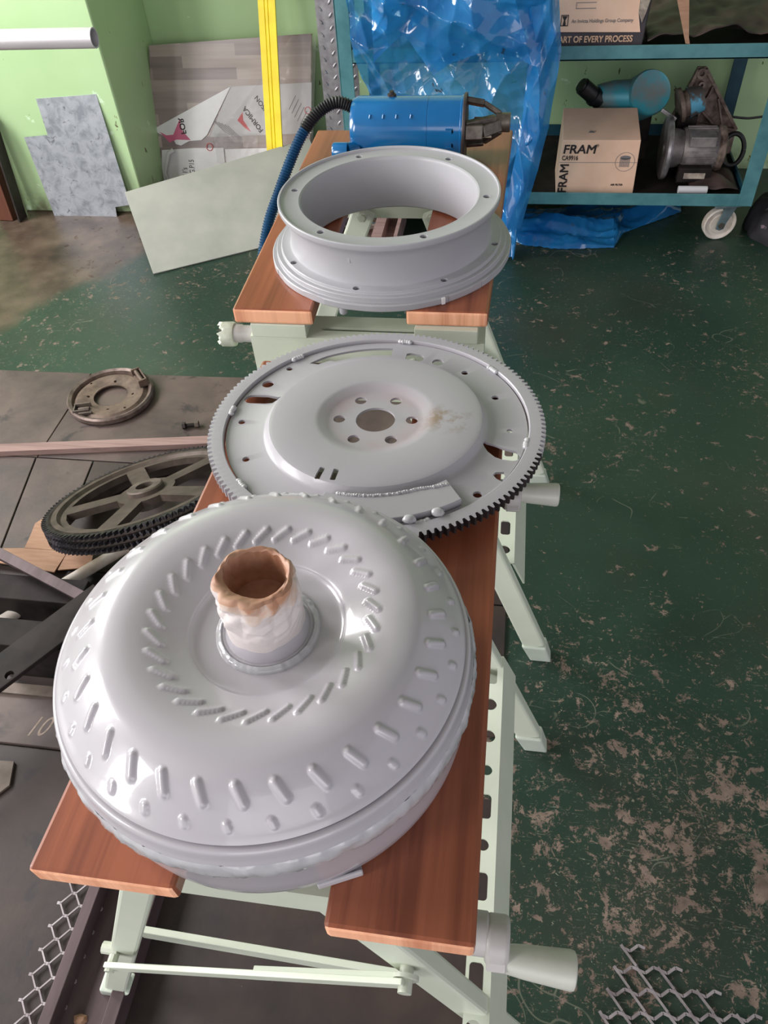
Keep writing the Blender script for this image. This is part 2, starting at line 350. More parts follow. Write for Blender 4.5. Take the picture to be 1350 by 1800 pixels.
def cut(o, g, smooth=35):
    """take the closed shapes in g (world coordinates, or o's own if it is local) out of o"""
    off = ORG.get(o.name, V((0, 0, 0)))
    me = bpy.data.meshes.new('cutter'); me.from_pydata([tuple(V(p) - off) for p in g.v], [], g.f); me.update()
    bm = bmesh.new(); bm.from_mesh(me); bmesh.ops.recalc_face_normals(bm, faces=bm.faces); bm.to_mesh(me); bm.free()
    c = bpy.data.objects.new('cutter', me); COL.objects.link(c)
    mw = o.parent.matrix_basis @ o.matrix_basis if o.parent else o.matrix_basis
    c.matrix_basis = mw
    md = o.modifiers.new('cut', 'BOOLEAN'); md.object = c; md.solver = 'EXACT'; md.operation = 'DIFFERENCE'; md.use_self = False
    bpy.context.view_layer.update(); dg = bpy.context.evaluated_depsgraph_get()
    new = bpy.data.meshes.new_from_object(o.evaluated_get(dg)); o.modifiers.clear(); o.data = new
    bpy.data.objects.remove(c); new.shade_smooth(); new.set_sharp_from_angle(angle=rad(smooth)); return o
def struct(name, g, mat, **k): return build(name, g, mat, kind='structure', **k)
FN = {}
def lettering(txt, size, mat, parent, mtx, name='lettering', bold=0.0, align='LEFT', sx=1.0, shear=0.0):
    cu = bpy.data.curves.new('t', 'FONT'); cu.body = txt; cu.size = size; cu.extrude = .0002; cu.offset = min(0, bold); cu.align_x = align; cu.shear = shear
    t = bpy.data.objects.new('t', cu); COL.objects.link(t); bpy.context.view_layer.update()
    me = bpy.data.meshes.new_from_object(t.evaluated_get(bpy.context.evaluated_depsgraph_get())); bpy.data.objects.remove(t)
    if bold > 0:
        bm = bmesh.new()
        for dx, dy in ((-1, -1), (1, -1), (1, 1), (-1, 1)):
            tmp = me.copy(); tmp.transform(M.Translation((dx * bold, dy * bold, .00002 * (dx + 2 * dy)))); bm.from_mesh(tmp); bpy.data.meshes.remove(tmp)
        bm.to_mesh(me); bm.free()
    me.name = name; me.transform(M.Diagonal((sx, 1, 1, 1))); off = ORG.get(parent.name, V((0, 0, 0)))
    me.transform(M.Translation(-off) @ mtx); me.materials.clear(); me.materials.append(MATS[mat])
    o = bpy.data.objects.new(name, me); COL.objects.link(o); o.parent = parent; ORG[o.name] = ORG.get(parent.name, V((0, 0, 0))); return o
def frame3(o, x, y):
    x = V(x).normalized(); y = V(y); y = (y - x * y.dot(x)).normalized(); z = x.cross(y)
    return M(((x[0], y[0], z[0], o[0]), (x[1], y[1], z[1], o[1]), (x[2], y[2], z[2], o[2]), (0, 0, 0, 1)))
def rrect(w, h, r, n=5):
    p = []
    for cx, cy, a0 in ((w / 2 - r, h / 2 - r, 0), (-w / 2 + r, h / 2 - r, 90), (-w / 2 + r, -h / 2 + r, 180), (w / 2 - r, -h / 2 + r, 270)):
        p += [(cx + r * cos(rad(a0 + 90 * i / n)), cy + r * sin(rad(a0 + 90 * i / n))) for i in range(n + 1)]
    return p
def holed(outline, holes, z0, z1, m):
    """flat plate with openings: a filled 2D curve turned into vertices and faces"""
    cu = bpy.data.curves.new('t', 'CURVE'); cu.dimensions = '2D'; cu.fill_mode = 'BOTH'; cu.extrude = (z1 - z0) / 2
    for pl in [outline] + holes:
        sp = cu.splines.new('POLY'); sp.points.add(len(pl) - 1); sp.use_cyclic_u = True
        for q, (x, y) in zip(sp.points, pl): q.co = (x, y, 0, 1)
    t = bpy.data.objects.new('t', cu); COL.objects.link(t); bpy.context.view_layer.update()
    me = bpy.data.meshes.new_from_object(t.evaluated_get(bpy.context.evaluated_depsgraph_get())); bpy.data.objects.remove(t)
    return [m @ V((v.co[0], v.co[1], v.co[2] + (z0 + z1) / 2)) for v in me.vertices], [tuple(p.vertices) for p in me.polygons]
def circ(cx, cy, r, n=20): return [(cx + r * cos(2 * pi * i / n), cy + r * sin(2 * pi * i / n)) for i in range(n)]
def spline(pts, k=8):
    P = [V(p) for p in pts]; out = []
    for i in range(len(P) - 1):
        a, b, c, d = P[max(i - 1, 0)], P[i], P[i + 1], P[min(i + 2, len(P) - 1)]
        for j in range(k):
            t = j / k; out.append(.5 * ((2 * b) + (c - a) * t + (2 * a - 5 * b + 4 * c - d) * t * t + (3 * b - a - 3 * c + d) * t ** 3))
    out.append(P[-1]); return out

# ================================================================== SETTING
struct('floor', G().box((-2.9, -3.2, -.12), (3.2, 3.3, 0)), 'green_floor', smooth=0)
struct('wall_back', G().box((-2.9, 3.08, 0), (3.2, 3.25, 2.9)), 'green_wall', smooth=0)
struct('wall_column', G().box((-1.865, 2.66, 0), (-1.36, 3.08, 2.9)), 'green_wall', bevel=.006)
# left wall with three window openings
g = G(); ys = [-3.2] + [v for ab in WIN for v in ab] + [3.08]
for i in range(0, len(ys), 2): g.box((-2.9, ys[i], 1.05), (-2.72, ys[i + 1], 2.45))
g.box((-2.9, -3.2, 0), (-2.72, 3.08, 1.05)).box((-2.9, -3.2, 2.45), (-2.72, 3.08, 2.9)); struct('wall_left', g, 'green_wall', smooth=0)
for i, (a, b) in enumerate(WIN):
    g = G(); y = [a, (a + b) / 2, b]
    for yy in y: g.box((-2.84, yy - .02, 1.05), (-2.80, yy + .02, 2.45))
    for zz in (1.07, 1.75, 2.43): g.box((-2.84, a, zz - .018), (-2.80, b, zz + .018))
    wf = struct('window_%d' % (i + 1), g, 'white_plastic', smooth=0)
    for y0, y1 in ((a, y[1]), (y[1], b)):
        for z0, z1 in ((1.07, 1.75), (1.75, 2.43)): build('pane', G().box((-2.822, y0 + .02, z0 + .018), (-2.818, y1 - .02, z1 - .018)), 'window_glass', wf, smooth=0)

simple('ceiling_paint', srgb(150, 146, 140), srgb(128, 124, 118), .8, 0, 3, 0)
struct('ceiling', G().box((-2.9, -3.2, 2.9), (3.2, 3.25, 3.0)), 'ceiling_paint', smooth=0)

# ================================================================== FLOOR COVERINGS ON THE LEFT
ZM = .006
def sheet(pts, z0, z1, mat, label, seed=0, cat='floor sheet', group=None, bev=.0015):
    return build('floor_sheet', G().prism(pts, z0, z1), mat, smooth=0, bevel=bev, label=label, cat=cat, group=group)
sheet([(-2.2, 1.30), (-1.163, 1.30), (-1.165, 1.655), (-2.2, 1.645)], 0, ZM, 'dirty_sheet', 'brown dirty steel floor sheet left of the round brake backing plate, touching the green floor')
sheet([(-1.161, 1.30), (.05, 1.30), (.05, 1.685), (-1.161, 1.655)], 0, ZM, 'dirty_sheet', 'brown dirty steel floor sheet under the round brake backing plate')
sheet([(-2.2, .95), (-1.10, .95), (-1.166, 1.296), (-2.2, 1.296)], 0, ZM, 'dirty_sheet', 'grey-brown floor sheet at the left edge of the photo, nearer than the wooden lath')
sheet([(-1.096, .95), (-.965, .95), (-1.008, 1.296), (-1.162, 1.296)], 0, ZM, 'dirty_sheet', 'narrow grey-brown floor sheet between two dark seams left of the sprocket')
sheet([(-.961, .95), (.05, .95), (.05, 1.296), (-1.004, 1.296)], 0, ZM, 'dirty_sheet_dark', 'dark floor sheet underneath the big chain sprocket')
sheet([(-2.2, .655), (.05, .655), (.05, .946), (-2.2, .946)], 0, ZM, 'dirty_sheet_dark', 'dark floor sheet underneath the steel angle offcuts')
sheet([(-2.2, .535), (-.30, .54), (-.30, .64), (-2.2, .63)], .002, .012, 'dirty_sheet', 'brown floor sheet with the chalk number 10 on it')
fs10 = bpy.data.objects['floor_sheet.006']
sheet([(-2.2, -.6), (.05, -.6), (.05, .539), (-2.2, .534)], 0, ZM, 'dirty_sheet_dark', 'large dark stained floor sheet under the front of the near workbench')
build('sheet_lip', G().beam((-1.3, .640, .016), (-.55, .648, .016), .022, .008), 'dusty_steel', fs10, smooth=0)
lettering('10', .056, 'chalk', fs10, frame3((-.832, .555, .0121), (.95, .10, 0), (.18, .9, 0)), 'chalk_number', bold=-.0002, sx=.75, shear=.5)
build('crumpled_flap', G().prism([(-.93, .50), (-.825, .505), (-.812, .462), (-.835, .43), (-.93, .45)], .007, .012, M.Rotation(rad(0), 4, 'X')), 'dusty_steel', smooth=0, label='torn grey-brown flap of sheet at the left edge below the chalk number', cat='scrap')

# wooden lath lying across
build('wooden_lath', G().beam((-1.75, 1.24, ZM + .0085), (-.38, 1.43, ZM + .0085), .030, .017), 'lath_wood', smooth=0, bevel=.001, label='long pale-brown wooden lath lying across the dirty floor sheets', cat='lath')

# ---- brake backing plate
R0 = empty('brake_backing_plate', (-1.055, 1.545, ZM), 'round rusty brake backing plate with a large centre hole lying behind the wooden lath', 'backing plate')
n = 96; g = G()
def bpfn(r, z, a): return r * (1 + .015 * cos(2 * a + 1)), z
prof = [(.047, .012), (.060, .012), (.070, .016), (.090, .016), (.097, .010), (.103, .008), (.106, .018), (.114, .020), (.117, .016), (.117, .004), (.112, .002), (.099, .002), (.047, .008)]
o = build('plate_disc', g.lathe(prof, n, (-1.055, 1.545, ZM), closed=True, fn=bpfn), 'backing_rust', R0)
gc = G()
for a, r, q in ((100, .062, .004), (190, .062, .004), (285, .062, .004), (10, .062, .004), (150, .086, .0035), (320, .082, .0035), (250, .080, .003)):
    x, y = -1.055 + r * cos(rad(a)), 1.545 + r * sin(rad(a)); gc.cyl((x, y, -.02), (x, y, .06), q, n=14)
cut(o, gc)
g = G().lathe([(.1055, .018), (.114, .0215), (.1185, .017), (.1185, .006), (.1165, .006), (.1165, .0165), (.1135, .0195), (.1065, .0165)], n, (-1.055, 1.545, ZM), closed=True, fn=bpfn); build('rim_lip', g, 'backing_rim', R0)
# anchor bracket top right, adjuster bottom left
m = M.Translation((-.992, 1.612, ZM + .016)) @ M.Rotation(rad(-50), 4, 'Z')
g = G().box((-.034, -.010, 0), (.034, .010, .004), m).box((-.034, -.012, 0), (-.028, .012, .022), m).box((.028, -.012, 0), (.034, .012, .022), m).box((-.034, .010, 0), (.034, .014, .020), m).cyl(m @ V((-.03, 0, .014)), m @ V((.03, 0, .014)), .006, n=12)
build('anchor_bracket', g, 'backing_rust', R0, smooth=30, bevel=.001)
m = M.Translation((-1.108, 1.478, ZM + .012)) @ M.Rotation(rad(15), 4, 'Z')
build('adjuster', G().box((-.022, -.020, 0), (.022, -.016, .014), m).box((-.022, .010, 0), (.022, .014, .014), m).box((-.022, -.02, 0), (-.018, .014, .012), m).cyl(m @ V((-.01, -.004, .006)), m @ V((.02, -.004, .006)), .005, n=10).box((-.006, -.028, .0), (.03, -.022, .010), m), 'dusty_steel', R0, bevel=.0006)

# loose bolt
R0 = empty('loose_bolt', (-.787, 1.443, ZM), 'small dark bolt with nut lying alone on the dirty sheet', 'bolt')
build('bolt_shank', G().cyl((-.805, 1.440, ZM + .008), (-.775, 1.447, ZM + .008), .0055, n=14), 'black_steel', R0)
build('bolt_head', G().cyl((-.812, 1.438, ZM + .0095), (-.804, 1.440, ZM + .0095), .0095, n=6), 'dark_steel', R0, smooth=0)
build('nut', G().cyl((-.780, 1.446, ZM + .0095), (-.770, 1.448, ZM + .0095), .0095, n=6), 'dusty_steel', R0, smooth=0)

# ---- cardboard scrap under the sprocket
def card(u, v):
    x = -1.10 + .27 * u; y = .95 + .12 * v - .03 * u
    return (x, y, .012 + .020 * abs(sin(3.0 * u + 1.2)) * v + .008 * sin(9 * u) * (1 - v))
g = G().prism([(-1.13, .945), (-.935, .925), (-.93, .985), (-1.035, .985), (-1.13, .975)], 0, .003, M.Translation((0, 0, .022)))
g.prism([(-1.035, .986), (-.93, .986), (-.90, 1.05), (-.985, 1.055), (-1.0, 1.085), (-1.028, 1.085), (-1.045, 1.06), (-1.04, 1.03)], 0, .003, M.Translation((0, -.075 * 0, .022)) @ M.Rotation(rad(0), 4, 'X'))
g.prism([(-.928, .93), (-.858, .945), (-.868, .99), (-.928, .985)], 0, .003, M.Translation((0, 0, .024)))
g.box((-1.02, .96, ZM), (-.95, 1.02, .022))
build('cardboard_scrap', g, 'cardboard', smooth=0, label='torn brown cardboard piece poking out left of the big chain sprocket', cat='cardboard')
m = M.Translation((-.715, 1.06, .03)) @ M.Rotation(rad(62), 4, 'Z')
build('cardboard_strip', G().box((-.11, -.014, -.003), (.06, .014, .003), m @ M.Rotation(rad(-14), 4, 'Y')).box((-.11, .014, -.003), (.06, .030, -.001), m @ M.Rotation(rad(-14), 4, 'Y')), 'cardboard', smooth=0, label='folded brown cardboard strip seen through the spokes of the sprocket', cat='cardboard')

# ---- triple chain sprocket
sc = V((-.757, 1.10, .115)); nrm = V((-.23, .334, .911)).normalized()
sx_, sy_, sz_ = axes(nrm); MS = M(((sx_[0], sy_[0], sz_[0], sc[0]), (sx_[1], sy_[1], sz_[1], sc[1]), (sx_[2], sy_[2], sz_[2], sc[2]), (0, 0, 0, 1)))
R0 = empty('chain_sprocket', sc, 'large dark triple-row chain sprocket with five spokes leaning beside the near workbench', 'sprocket')
RS = .220
o = build('spoked_disc', G().lathe([(.022, .004), (.19, .004), (.196, .012), (RS - .006, .012), (RS - .006, -.036), (.196, -.036), (.19, -.012), (.022, -.012)], 120, closed=True, m=MS), 'sprocket_iron', R0)
gc = G(); K = 5
for k in range(K):
    a0 = 2 * pi * k / K + .35; h = pi / K
    p = []
    for rr, ww in ((.066, .50), (.178, .80)):
        seg = [(rr * cos(a0 + t * h * ww), rr * sin(a0 + t * h * ww)) for t in (-1, -.6, -.2, .2, .6, 1)]
        p += seg if rr < .1 else seg[::-1]
    gc.prism(p, -.05, .05, MS)
cut(o, gc)
build('hub', G().lathe([(.020, .016), (.038, .016), (.041, .013), (.041, -.03), (.02, -.03)], 48, closed=True, m=MS), 'dusty_steel', R0)
for k in range(3):
    g = G(); z1 = .012 - k * .0165; NTT = 110; z0 = z1 - .008; ring = []
    for i in range(NTT):
        for da, rr in ((0, RS - .002), (.3, RS - .002), (.45, RS + .009), (.6, RS + .009)):
            ring.append((rr * cos(2 * pi * (i + da) / NTT), rr * sin(2 * pi * (i + da) / NTT)))
    nn = len(ring); inner = [(p[0] / hypot(*p) * (RS - .012), p[1] / hypot(*p) * (RS - .012)) for p in ring]
    vs = [MS @ V((x, y, z)) for z in (z0, z1) for pl in (ring, inner) for x, y in pl]; fs = []
    for i in range(nn):
        j = (i + 1) % nn; fs += [(i, j, 2 * nn + j, 2 * nn + i), (2 * nn + i, 2 * nn + j, 3 * nn + j, 3 * nn + i), (j, i, nn + i, nn + j)]
    g.add(vs, fs); build('tooth_row', g, 'sprocket_teeth', R0, smooth=0)

# brass nuts lying below the sprocket, blue plug
g = G().cyl((-.63, 1.19, ZM), (-.63, 1.19, .030), .012, n=6); build('brass_nut', g, 'bolt_metal', smooth=0, bevel=.001, label='pale hexagonal nut visible through the far right opening of the sprocket', cat='nut')

# ---- steel angle offcuts, pipe, flat bar with holes
def angle(p, q, w1, w2, t, flip=1):
    p, q = V(p), V(q); x, y, z = axes(q - p); g = G(); h = z
    g.beam(p + y * 0, q, w1, t)
    g.beam(p + x * flip * (w1 / 2) - y * w2 / 2, q + x * flip * (w1 / 2) - y * w2 / 2, t, w2); return g
build('steel_angle', angle((-1.35, 1.03, .125), (-.77, .795, .125), .020, .055, .005, 1), 'purple_steel', smooth=0, label='dark steel angle running down to the right, above the bar with holes', cat='steel angle')
build('steel_channel_offcut', angle((-1.35, .965, .03), (-.90, .835, .03), .045, .02, .005, -1), 'black_steel', smooth=0, label='dark steel section lying behind the steel angle, in front of the cardboard', cat='steel section')
o = build('flat_bar', G().beam((-.95, .472, .13), (-.72, .79, .15), .070, .010), 'black_steel', smooth=0, bevel=.001, label='black steel flat bar with drilled holes pointing at the near workbench', cat='flat bar')
gc = G()
for p in (V((-.826, .606, .14)), V((-.850, .573, .14))): gc.cyl(p + V((0, 0, -.04)), p + V((0, 0, .04)), .0085, n=20)
cut(o, gc)
build('steel_pipe', G().cyl((-1.27, .41, .058), (-.80, 1.01, .025), .013, n=20), 'castor_cream', label='beige dusty pipe running underneath the steel angle', cat='pipe')
build('steel_block', G().box((-.93, .60, ZM), (-.60, .66, .118), M.Translation((0, .08, 0))), 'black_steel', smooth=0, bevel=.002, label='dark steel block carrying the bar with holes, beside the round converter', cat='steel block')
build('packing_block', G().box((-1.02, .80, ZM), (-.80, .86, .095)), 'black_steel', smooth=0, bevel=.002, label='dark packing block beneath the steel angle, in shadow', cat='block')

# ---- steel channel on the floor with expanded mesh beside it
g = G().box((-.583, -.5, ZM), (-.565, .62, .046)).box((-.492, -.5, ZM), (-.472, .62, .046)).box((-.583, -.5, ZM), (-.472, .62, .011))
build('steel_channel', g, 'purple_steel', smooth=0, bevel=.001, label='long purple-grey steel channel lying open side up under the near left leg', cat='steel channel')

def expanded(fn, rows, cols, keep, th=.0022):
    """expanded-metal diamonds: zigzag strands that touch at the knots"""
    g = G()
    for r in range(rows):
        for c in range(cols):
            if not keep(r, c): continue
            s = 1 if (c % 2 == 0) else -1; x0, x1 = c, c + 1; y0 = r + (.5 if (c % 2) else 0.0)
            for (ya, yb) in ((y0, y0 + (.5 if c % 2 == 0 else -.5)), (y0, y0 - .5 if c % 2 == 0 else y0 + .5)):
                pass
            a = V(fn(x0, r + (.5 if c % 2 else 0))); b = V(fn(x0 + .28, r + (.5 if c % 2 else 0)))
            g.beam(a, b, th * 1.8, th)
            for d in (.5, -.5):
                g.beam(b, V(fn(x1, r + (.5 if c % 2 else 0) + d)), th, th)
    return g
# left strip: knots stick out left of the channel
g = expanded(lambda x, y: (-.640 + .019 * x, .02 + .0335 * y, .012), 11, 4, lambda r, c: True, .0024)
build('expanded_mesh_strip', g, 'expanded_steel', smooth=0, label='grey expanded metal mesh strip sticking out left of the steel channel', cat='metal mesh')
# right corner piece lying on the floor
ax = V((.062, -.016, 0)) * .78; ay = V((.026, .036, 0)) * .98; ORM = V((.205, .215, .005))
def rk(r, c): 
    return c * .5 + r * .9 < 8.2
g = G(); th = .0026
px, py, O_ = V((.0315, .0035, 0)), V((.0195, -.0265, 0)), V((.2425, .338, .0045))
for i in range(-3, 10):
    for j in range(0, 13):
        q = O_ + px * i + py * j                       # a knot of the lattice
        if i < -j * .98 - .2 or q.y < .10: continue
        if i + j * .05 > .2 + j * 1.05 and i > 0: continue
        e1 = q + V((.006, .000, 0))
        g.beam(q - py * .16, q + py * .16, th * 1.5, th)
        g.beam(q + py * .16, q + py * .84 + V((0, 0, .003)), th * 1.1, th * 1.3)                        # bright thin strand
        k1 = q + px * .30 + V((0, -.004, 0)); k2 = q + px * .70 + V((0, .004, 0))
        g.beam(q, k1, th * 1.5, th * .7); g.beam(k1, k2, th * 1.5, th * .7); g.beam(k2, q + px, th * 1.5, th * .7)
build('expanded_mesh_offcut', g, 'expanded_steel', smooth=0, label='grey expanded metal mesh offcut lying on the green floor in the bottom right corner', cat='metal mesh')
for x, y, s, lab in ((-.537, .142, .012, 'small beige stone chip inside the steel channel'), (-.42, .36, .006, 'tiny pale stone chip on the dark sheet right of the channel')):
    g = G().ball((x, y, .011 if s > .01 else .006, ), s, s * .7, s * .6, 7, 5, .4); build('stone_chip', g, 'cardboard', smooth=0, label=lab, cat='stone chip')

# ================================================================== WORKBENCHES
T = .745; TB = .022; ZB = T - TB
def bench(R0, B1, B2, y0, y1, xb0, xb1, yn, yf, legs_y, fronth, crank, legx):
    # vise-jaw boards: B = (x left near, x right near, x left far, x right far)
    for B in (B1, B2):
        g = G(); c = .004; P = [(B[0], y0 + B[4]), (B[1], y0 + B[4]), (B[3], y1), (B[2], y1)]
        o = build('jaw_board', G().prism(P, ZB, T), ['board_wood', 'board_end'], R0, smooth=0, bevel=.0035, segs=2)
        for p in o.data.polygons:
            if abs(p.normal.y) > .9: p.material_index = 1
    for k, (ya, yb, fh) in enumerate(((yn, yn + .055, fronth), (yf, yf + .055, .045))):
        zt = ZB - (.020 if crank == 'left' else .012)
        cx = (xb0 + xb1) / 2; hs = [[(px_ + .018, py_ - .004) for px_, py_ in rrect(.165, .0085, .0042, 6)]]
        hx, hy = (xb1 - xb0) / 2, .0275; g = G().add(*holed([(-hx, -hy), (hx, -hy), (hx, hy), (-hx, hy)], hs, -.004, 0, M.Translation((cx, ya + hy, zt))))
        g.box((xb0, ya, zt - fh), (xb1, ya + .004, zt - .0041)).box((xb0, yb - .004, zt - .035), (xb1, yb, zt - .0041))
        g.box((xb0, ya + .0041, zt - fh), (xb0 + .003, yb - .0041, zt - .0041)).box((xb1 - .003, ya + .0041, zt - fh), (xb1, yb - .0041, zt - .0041))
        o = build('cross_beam', g, 'bench_green', R0, smooth=0)
        build('screw_spindle', G().cyl((xb0 + .01, ya + .027, zt - .02), (xb1 - .01, ya + .027, zt - .02), .006, n=12), 'dark_steel', R0)
        for B in (B1, B2):     # saddles under the boards
            t = (ya - y0) / (y1 - y0); xl, xr = B[0] + (B[2] - B[0]) * t, B[1] + (B[3] - B[1]) * t
            build('jaw_saddle', G().box((max(xl + .012, xb0 + .004), ya - .001, zt), (min(xr - .012, xb1 - .004), yb, ZB)), 'bench_green', R0, smooth=0, bevel=.0008)
    # legs
    cx = (xb0 + xb1) / 2
    for k, ly in enumerate(legs_y):
        for s in (-1, 1):
            top = V((legx[1 + s], ly + (-.024 if crank == 'left' and k else .004), ZB - .044 if crank == 'left' else ZB - .034)); ft = V((legx[2 + s], ly, .0))
            d = (ft - top).normalized(); e = ft - d * .045
            wl = .032 if (s < 0 and k == 0) else .041; g = G().beam(top, e, wl, .022, up=(0, -1, 0)); 
            x, y, z = axes(e - top, (0, -1, 0))
            o = build('leg', g, 'bench_green', R0, smooth=0, bevel=.004)
            q = ft.copy(); gg = G(); xw = V((1, 0, 0)); 
            a = e; vs = []
            for c_, hw, hd in ((e - d * .004, .0232, .0145), (V((ft.x, ft.y, .012 if crank == 'right' and ly < .5 else 0.0)), wl / 2 - .0005, .0135)):
                vs += [c_ + V((sx * hw, sy * hd, 0)) for sx, sy in ((-1, -1), (1, -1), (1, 1), (-1, 1))]
            gg.add(vs, [(3, 2, 1, 0), (4, 5, 6, 7), (0, 1, 5, 4), (1, 2, 6, 5), (2, 3, 7, 6), (3, 0, 4, 7)])
            build('leg_foot', gg, 'foot_rubber', o, smooth=0, bevel=.003)
            build('pivot_bolt', G().cyl(top + V((0, -.017, -.0)), top + V((0, -.026, -.0)), .0095, n=6).cyl(top + V((0, -.026, 0)), top + V((0, -.030, 0)), .006, n=12), 'painted_screw', R0, smooth=30)
    # perforated side channel joining the right legs
    za = .262; co = 0 if crank == 'right' else .052; xa0, xa1 = cx + .150 + co, cx + .180 + co; ya, yb = legs_y[0] + (-.055 if crank == 'right' else .014), legs_y[1] + .012
    hs = []; yy = ya + .030; k = 0
    while yy < yb - .02:
        big = (k in (0, 7, 8)); pl = rrect(.0170, .034, .005) if (k % 2 == 1 and not big) else circ(0, 0, .0098 if big or k == 0 else .0078)
        hs.append([(px_ + xa0 + .0105 + .002, py_ + yy) for px_, py_ in pl]); yy += .0515; k += 1
    o = build('side_channel', G().add(*holed([(xa0, ya), (xa1, ya), (xa1, yb), (xa0, yb)], hs, -.003, 0, M.Translation((0, 0, za)))).box((xa0, ya, za - .014), (xa0 + .002, yb, za - .0031)).add([(xa1, ya, za), (xa1, yb, za), (xa1 + .022, yb, za - .055), (xa1 + .022, ya, za - .055), (xa1 - .003, ya, za - .0045), (xa1 - .003, yb, za - .0045), (xa1 + .019, yb, za - .055), (xa1 + .019, ya, za - .055)],
        [(0, 1, 2, 3), (7, 6, 5, 4), (0, 3, 7, 4), (1, 5, 6, 2), (0, 4, 5, 1), (3, 2, 6, 7)]), 'bench_green', R0, smooth=0)
    # folding braces
    return cx

NB = empty('workbench', (-.15, .40, 0), 'near pale green folding workbench with reddish wood jaws under the round converter', 'workbench')
cx = bench(NB, (-.308, -.1985, -.290, -.181, .002), (-.0905, .0105, -.092, .0105, -.008), .140, .752, -.285, .004, .160, .575, (.190, .650), .040, 'right', (-.250, -.505, -.143, .112))
FB = empty('workbench', (-.19, 1.15, 0), 'far pale green folding workbench with wood jaws under the adapter ring and starter motor', 'workbench')
cx2 = bench(FB, (-.361, -.250, -.367, -.262, .0), (-.125, -.017, -.110, -.001, .008), .862, 1.478, -.343, -.020, .862, 1.305, (.838, 1.312), .105, 'left', (-.252, -.545, -.130, .120))
# braces of the near bench
def flat(p, q, w, t): return G().beam(p, q, t, w, up=(0, -1, 0)) if False else G().beam(p, q, w, t, up=(0, -1, 0))
build('brace', flat((-.408, .166, .296), (-.050, .166, .440), .017, .006), 'bench_green', NB, smooth=0, bevel=.001)
build('brace', flat((-.395, .214, .262), (-.062, .205, .276), .028, .008), 'bench_green', NB, smooth=0, bevel=.001)
build('brace', flat((-.220, .172, .352), (-.055, .172, .424), .010, .012), 'bench_green', NB, smooth=0, bevel=.001)
build('brace_pin', G().cyl((-.050, .158, .436), (-.050, .200, .436), .007, n=16).cyl((-.050, .170, .436), (-.050, .174, .436), .013, n=20), 'painted_screw', NB)
build('brace_screw', G().cyl((-.404, .160, .298), (-.404, .18, .298), .006, n=10).cyl((-.400, .184, .30), (-.420, .184, .30), .007, n=10), 'painted_screw', NB)
build('brace', flat((-.12, 1.272, .452), (.026, 1.272, .330), .036, .005), 'bench_green', FB, smooth=0, bevel=.001)
build('brace_screw', G().cyl((.018, 1.272, .337), (.018, 1.262, .337), .009, n=6).cyl((.018, 1.262, .337), (.018, 1.257, .337), .005, n=12), 'painted_screw', FB, smooth=30)
build('brace_screw', G().cyl((-.012, .815, .352), (-.012, .800, .352), .011, n=18).cyl((-.012, .80, .352), (-.012, .796, .352), .008, n=18), 'painted_screw', FB, smooth=30)
# screw heads on the far bench's apron
zs = .655
build('apron_screw', G().cyl((-.243, .880, .640), (-.243, .872, .640), .0085, n=20).cyl((-.243, .872, .640), (-.243, .869, .640), .0065, n=20).box((-.249, .8675, .6392), (-.237, .869, .6408)).box((-.2438, .8675, .634), (-.2422, .869, .646)), 'painted_screw', FB, smooth=30)
# cranks of the near bench (both ends, right side)
for yy in (.156, .600):
    c = build('crank', G().lathe([(.001, 0), (.0135, 0), (.015, .002), (.015, .013), (.0135, .014), (.001, .014)], 32, m=frame3((.006, yy, .690), (0, 1, 0), (0, 0, 1))).lathe([(.001, .012), (.0150, .012), (.0168, .0145), (.0168, .026), (.0150, .029), (.001, .029)], 36, m=frame3((.006, yy - .002, .688), (0, 1, 0), (0, 0, 1))).beam((.0265, yy - .002, .690), (.0265, yy - .016, .678), .022, .014, up=(1, 0, 0)), 'crank_grey', NB, bevel=.0012)
    p = V((.032, yy - .012, .682)); d = V((1, -.02, -.06)).normalized()
    if yy > .5: p = V((.026, yy + .004, .688)); d = V((1, .02, -.02)).normalized()
    x, y, z = axes(d)
    mm = M(((x[0], y[0], z[0], p[0]), (x[1], y[1], z[1], p[1]), (x[2], y[2], z[2], p[2]), (0, 0, 0, 1)))
    L = .050 if yy < .5 else .050
    build('crank_handle', G().lathe([(.0001, 0), (.0095, 0), (.0112, L * .3), (.0132, L * .93), (.0127, L * .98), (.011, L), (.0001, L)], 32, m=mm), 'handle_plastic', c)
# broken crank of the far bench (left side)
c = build('crank', G().lathe([(.001, 0), (.012, 0), (.012, .018), (.013, .02), (.013, .032), (.001, .032)], 28, m=frame3((-.345, .889, .688), (0, -1, 0), (0, 0, 1)) @ M.Rotation(0, 4, 'Z')), 'crank_grey', FB)
def jag(r, z, a): return (r * (1 + .06 * noise.noise(V((cos(a) * 2, sin(a) * 2, z * 60)))), z + (.008 * noise.noise(V((cos(a) * 3, sin(a) * 3, 1))) if z > .040 else 0))
build('broken_stub', G().lathe([(.004, .030), (.0165, .030), (.0175, .034), (.0172, .048), (.012, .052), (.010, .040), (.004, .040)], 40, m=frame3((-.345, .889, .686), (0, -1, 0), (0, 0, 1)), fn=jag), 'bench_green_dirty', c)
# dark peg below the far slot and ring stud
build('bench_peg', G().cyl((-.128, 1.302, .712), (-.128, 1.302, .68), .007, n=14).box((-.134, 1.298, .68), (-.122, 1.304, .715)), 'dark_steel', FB)

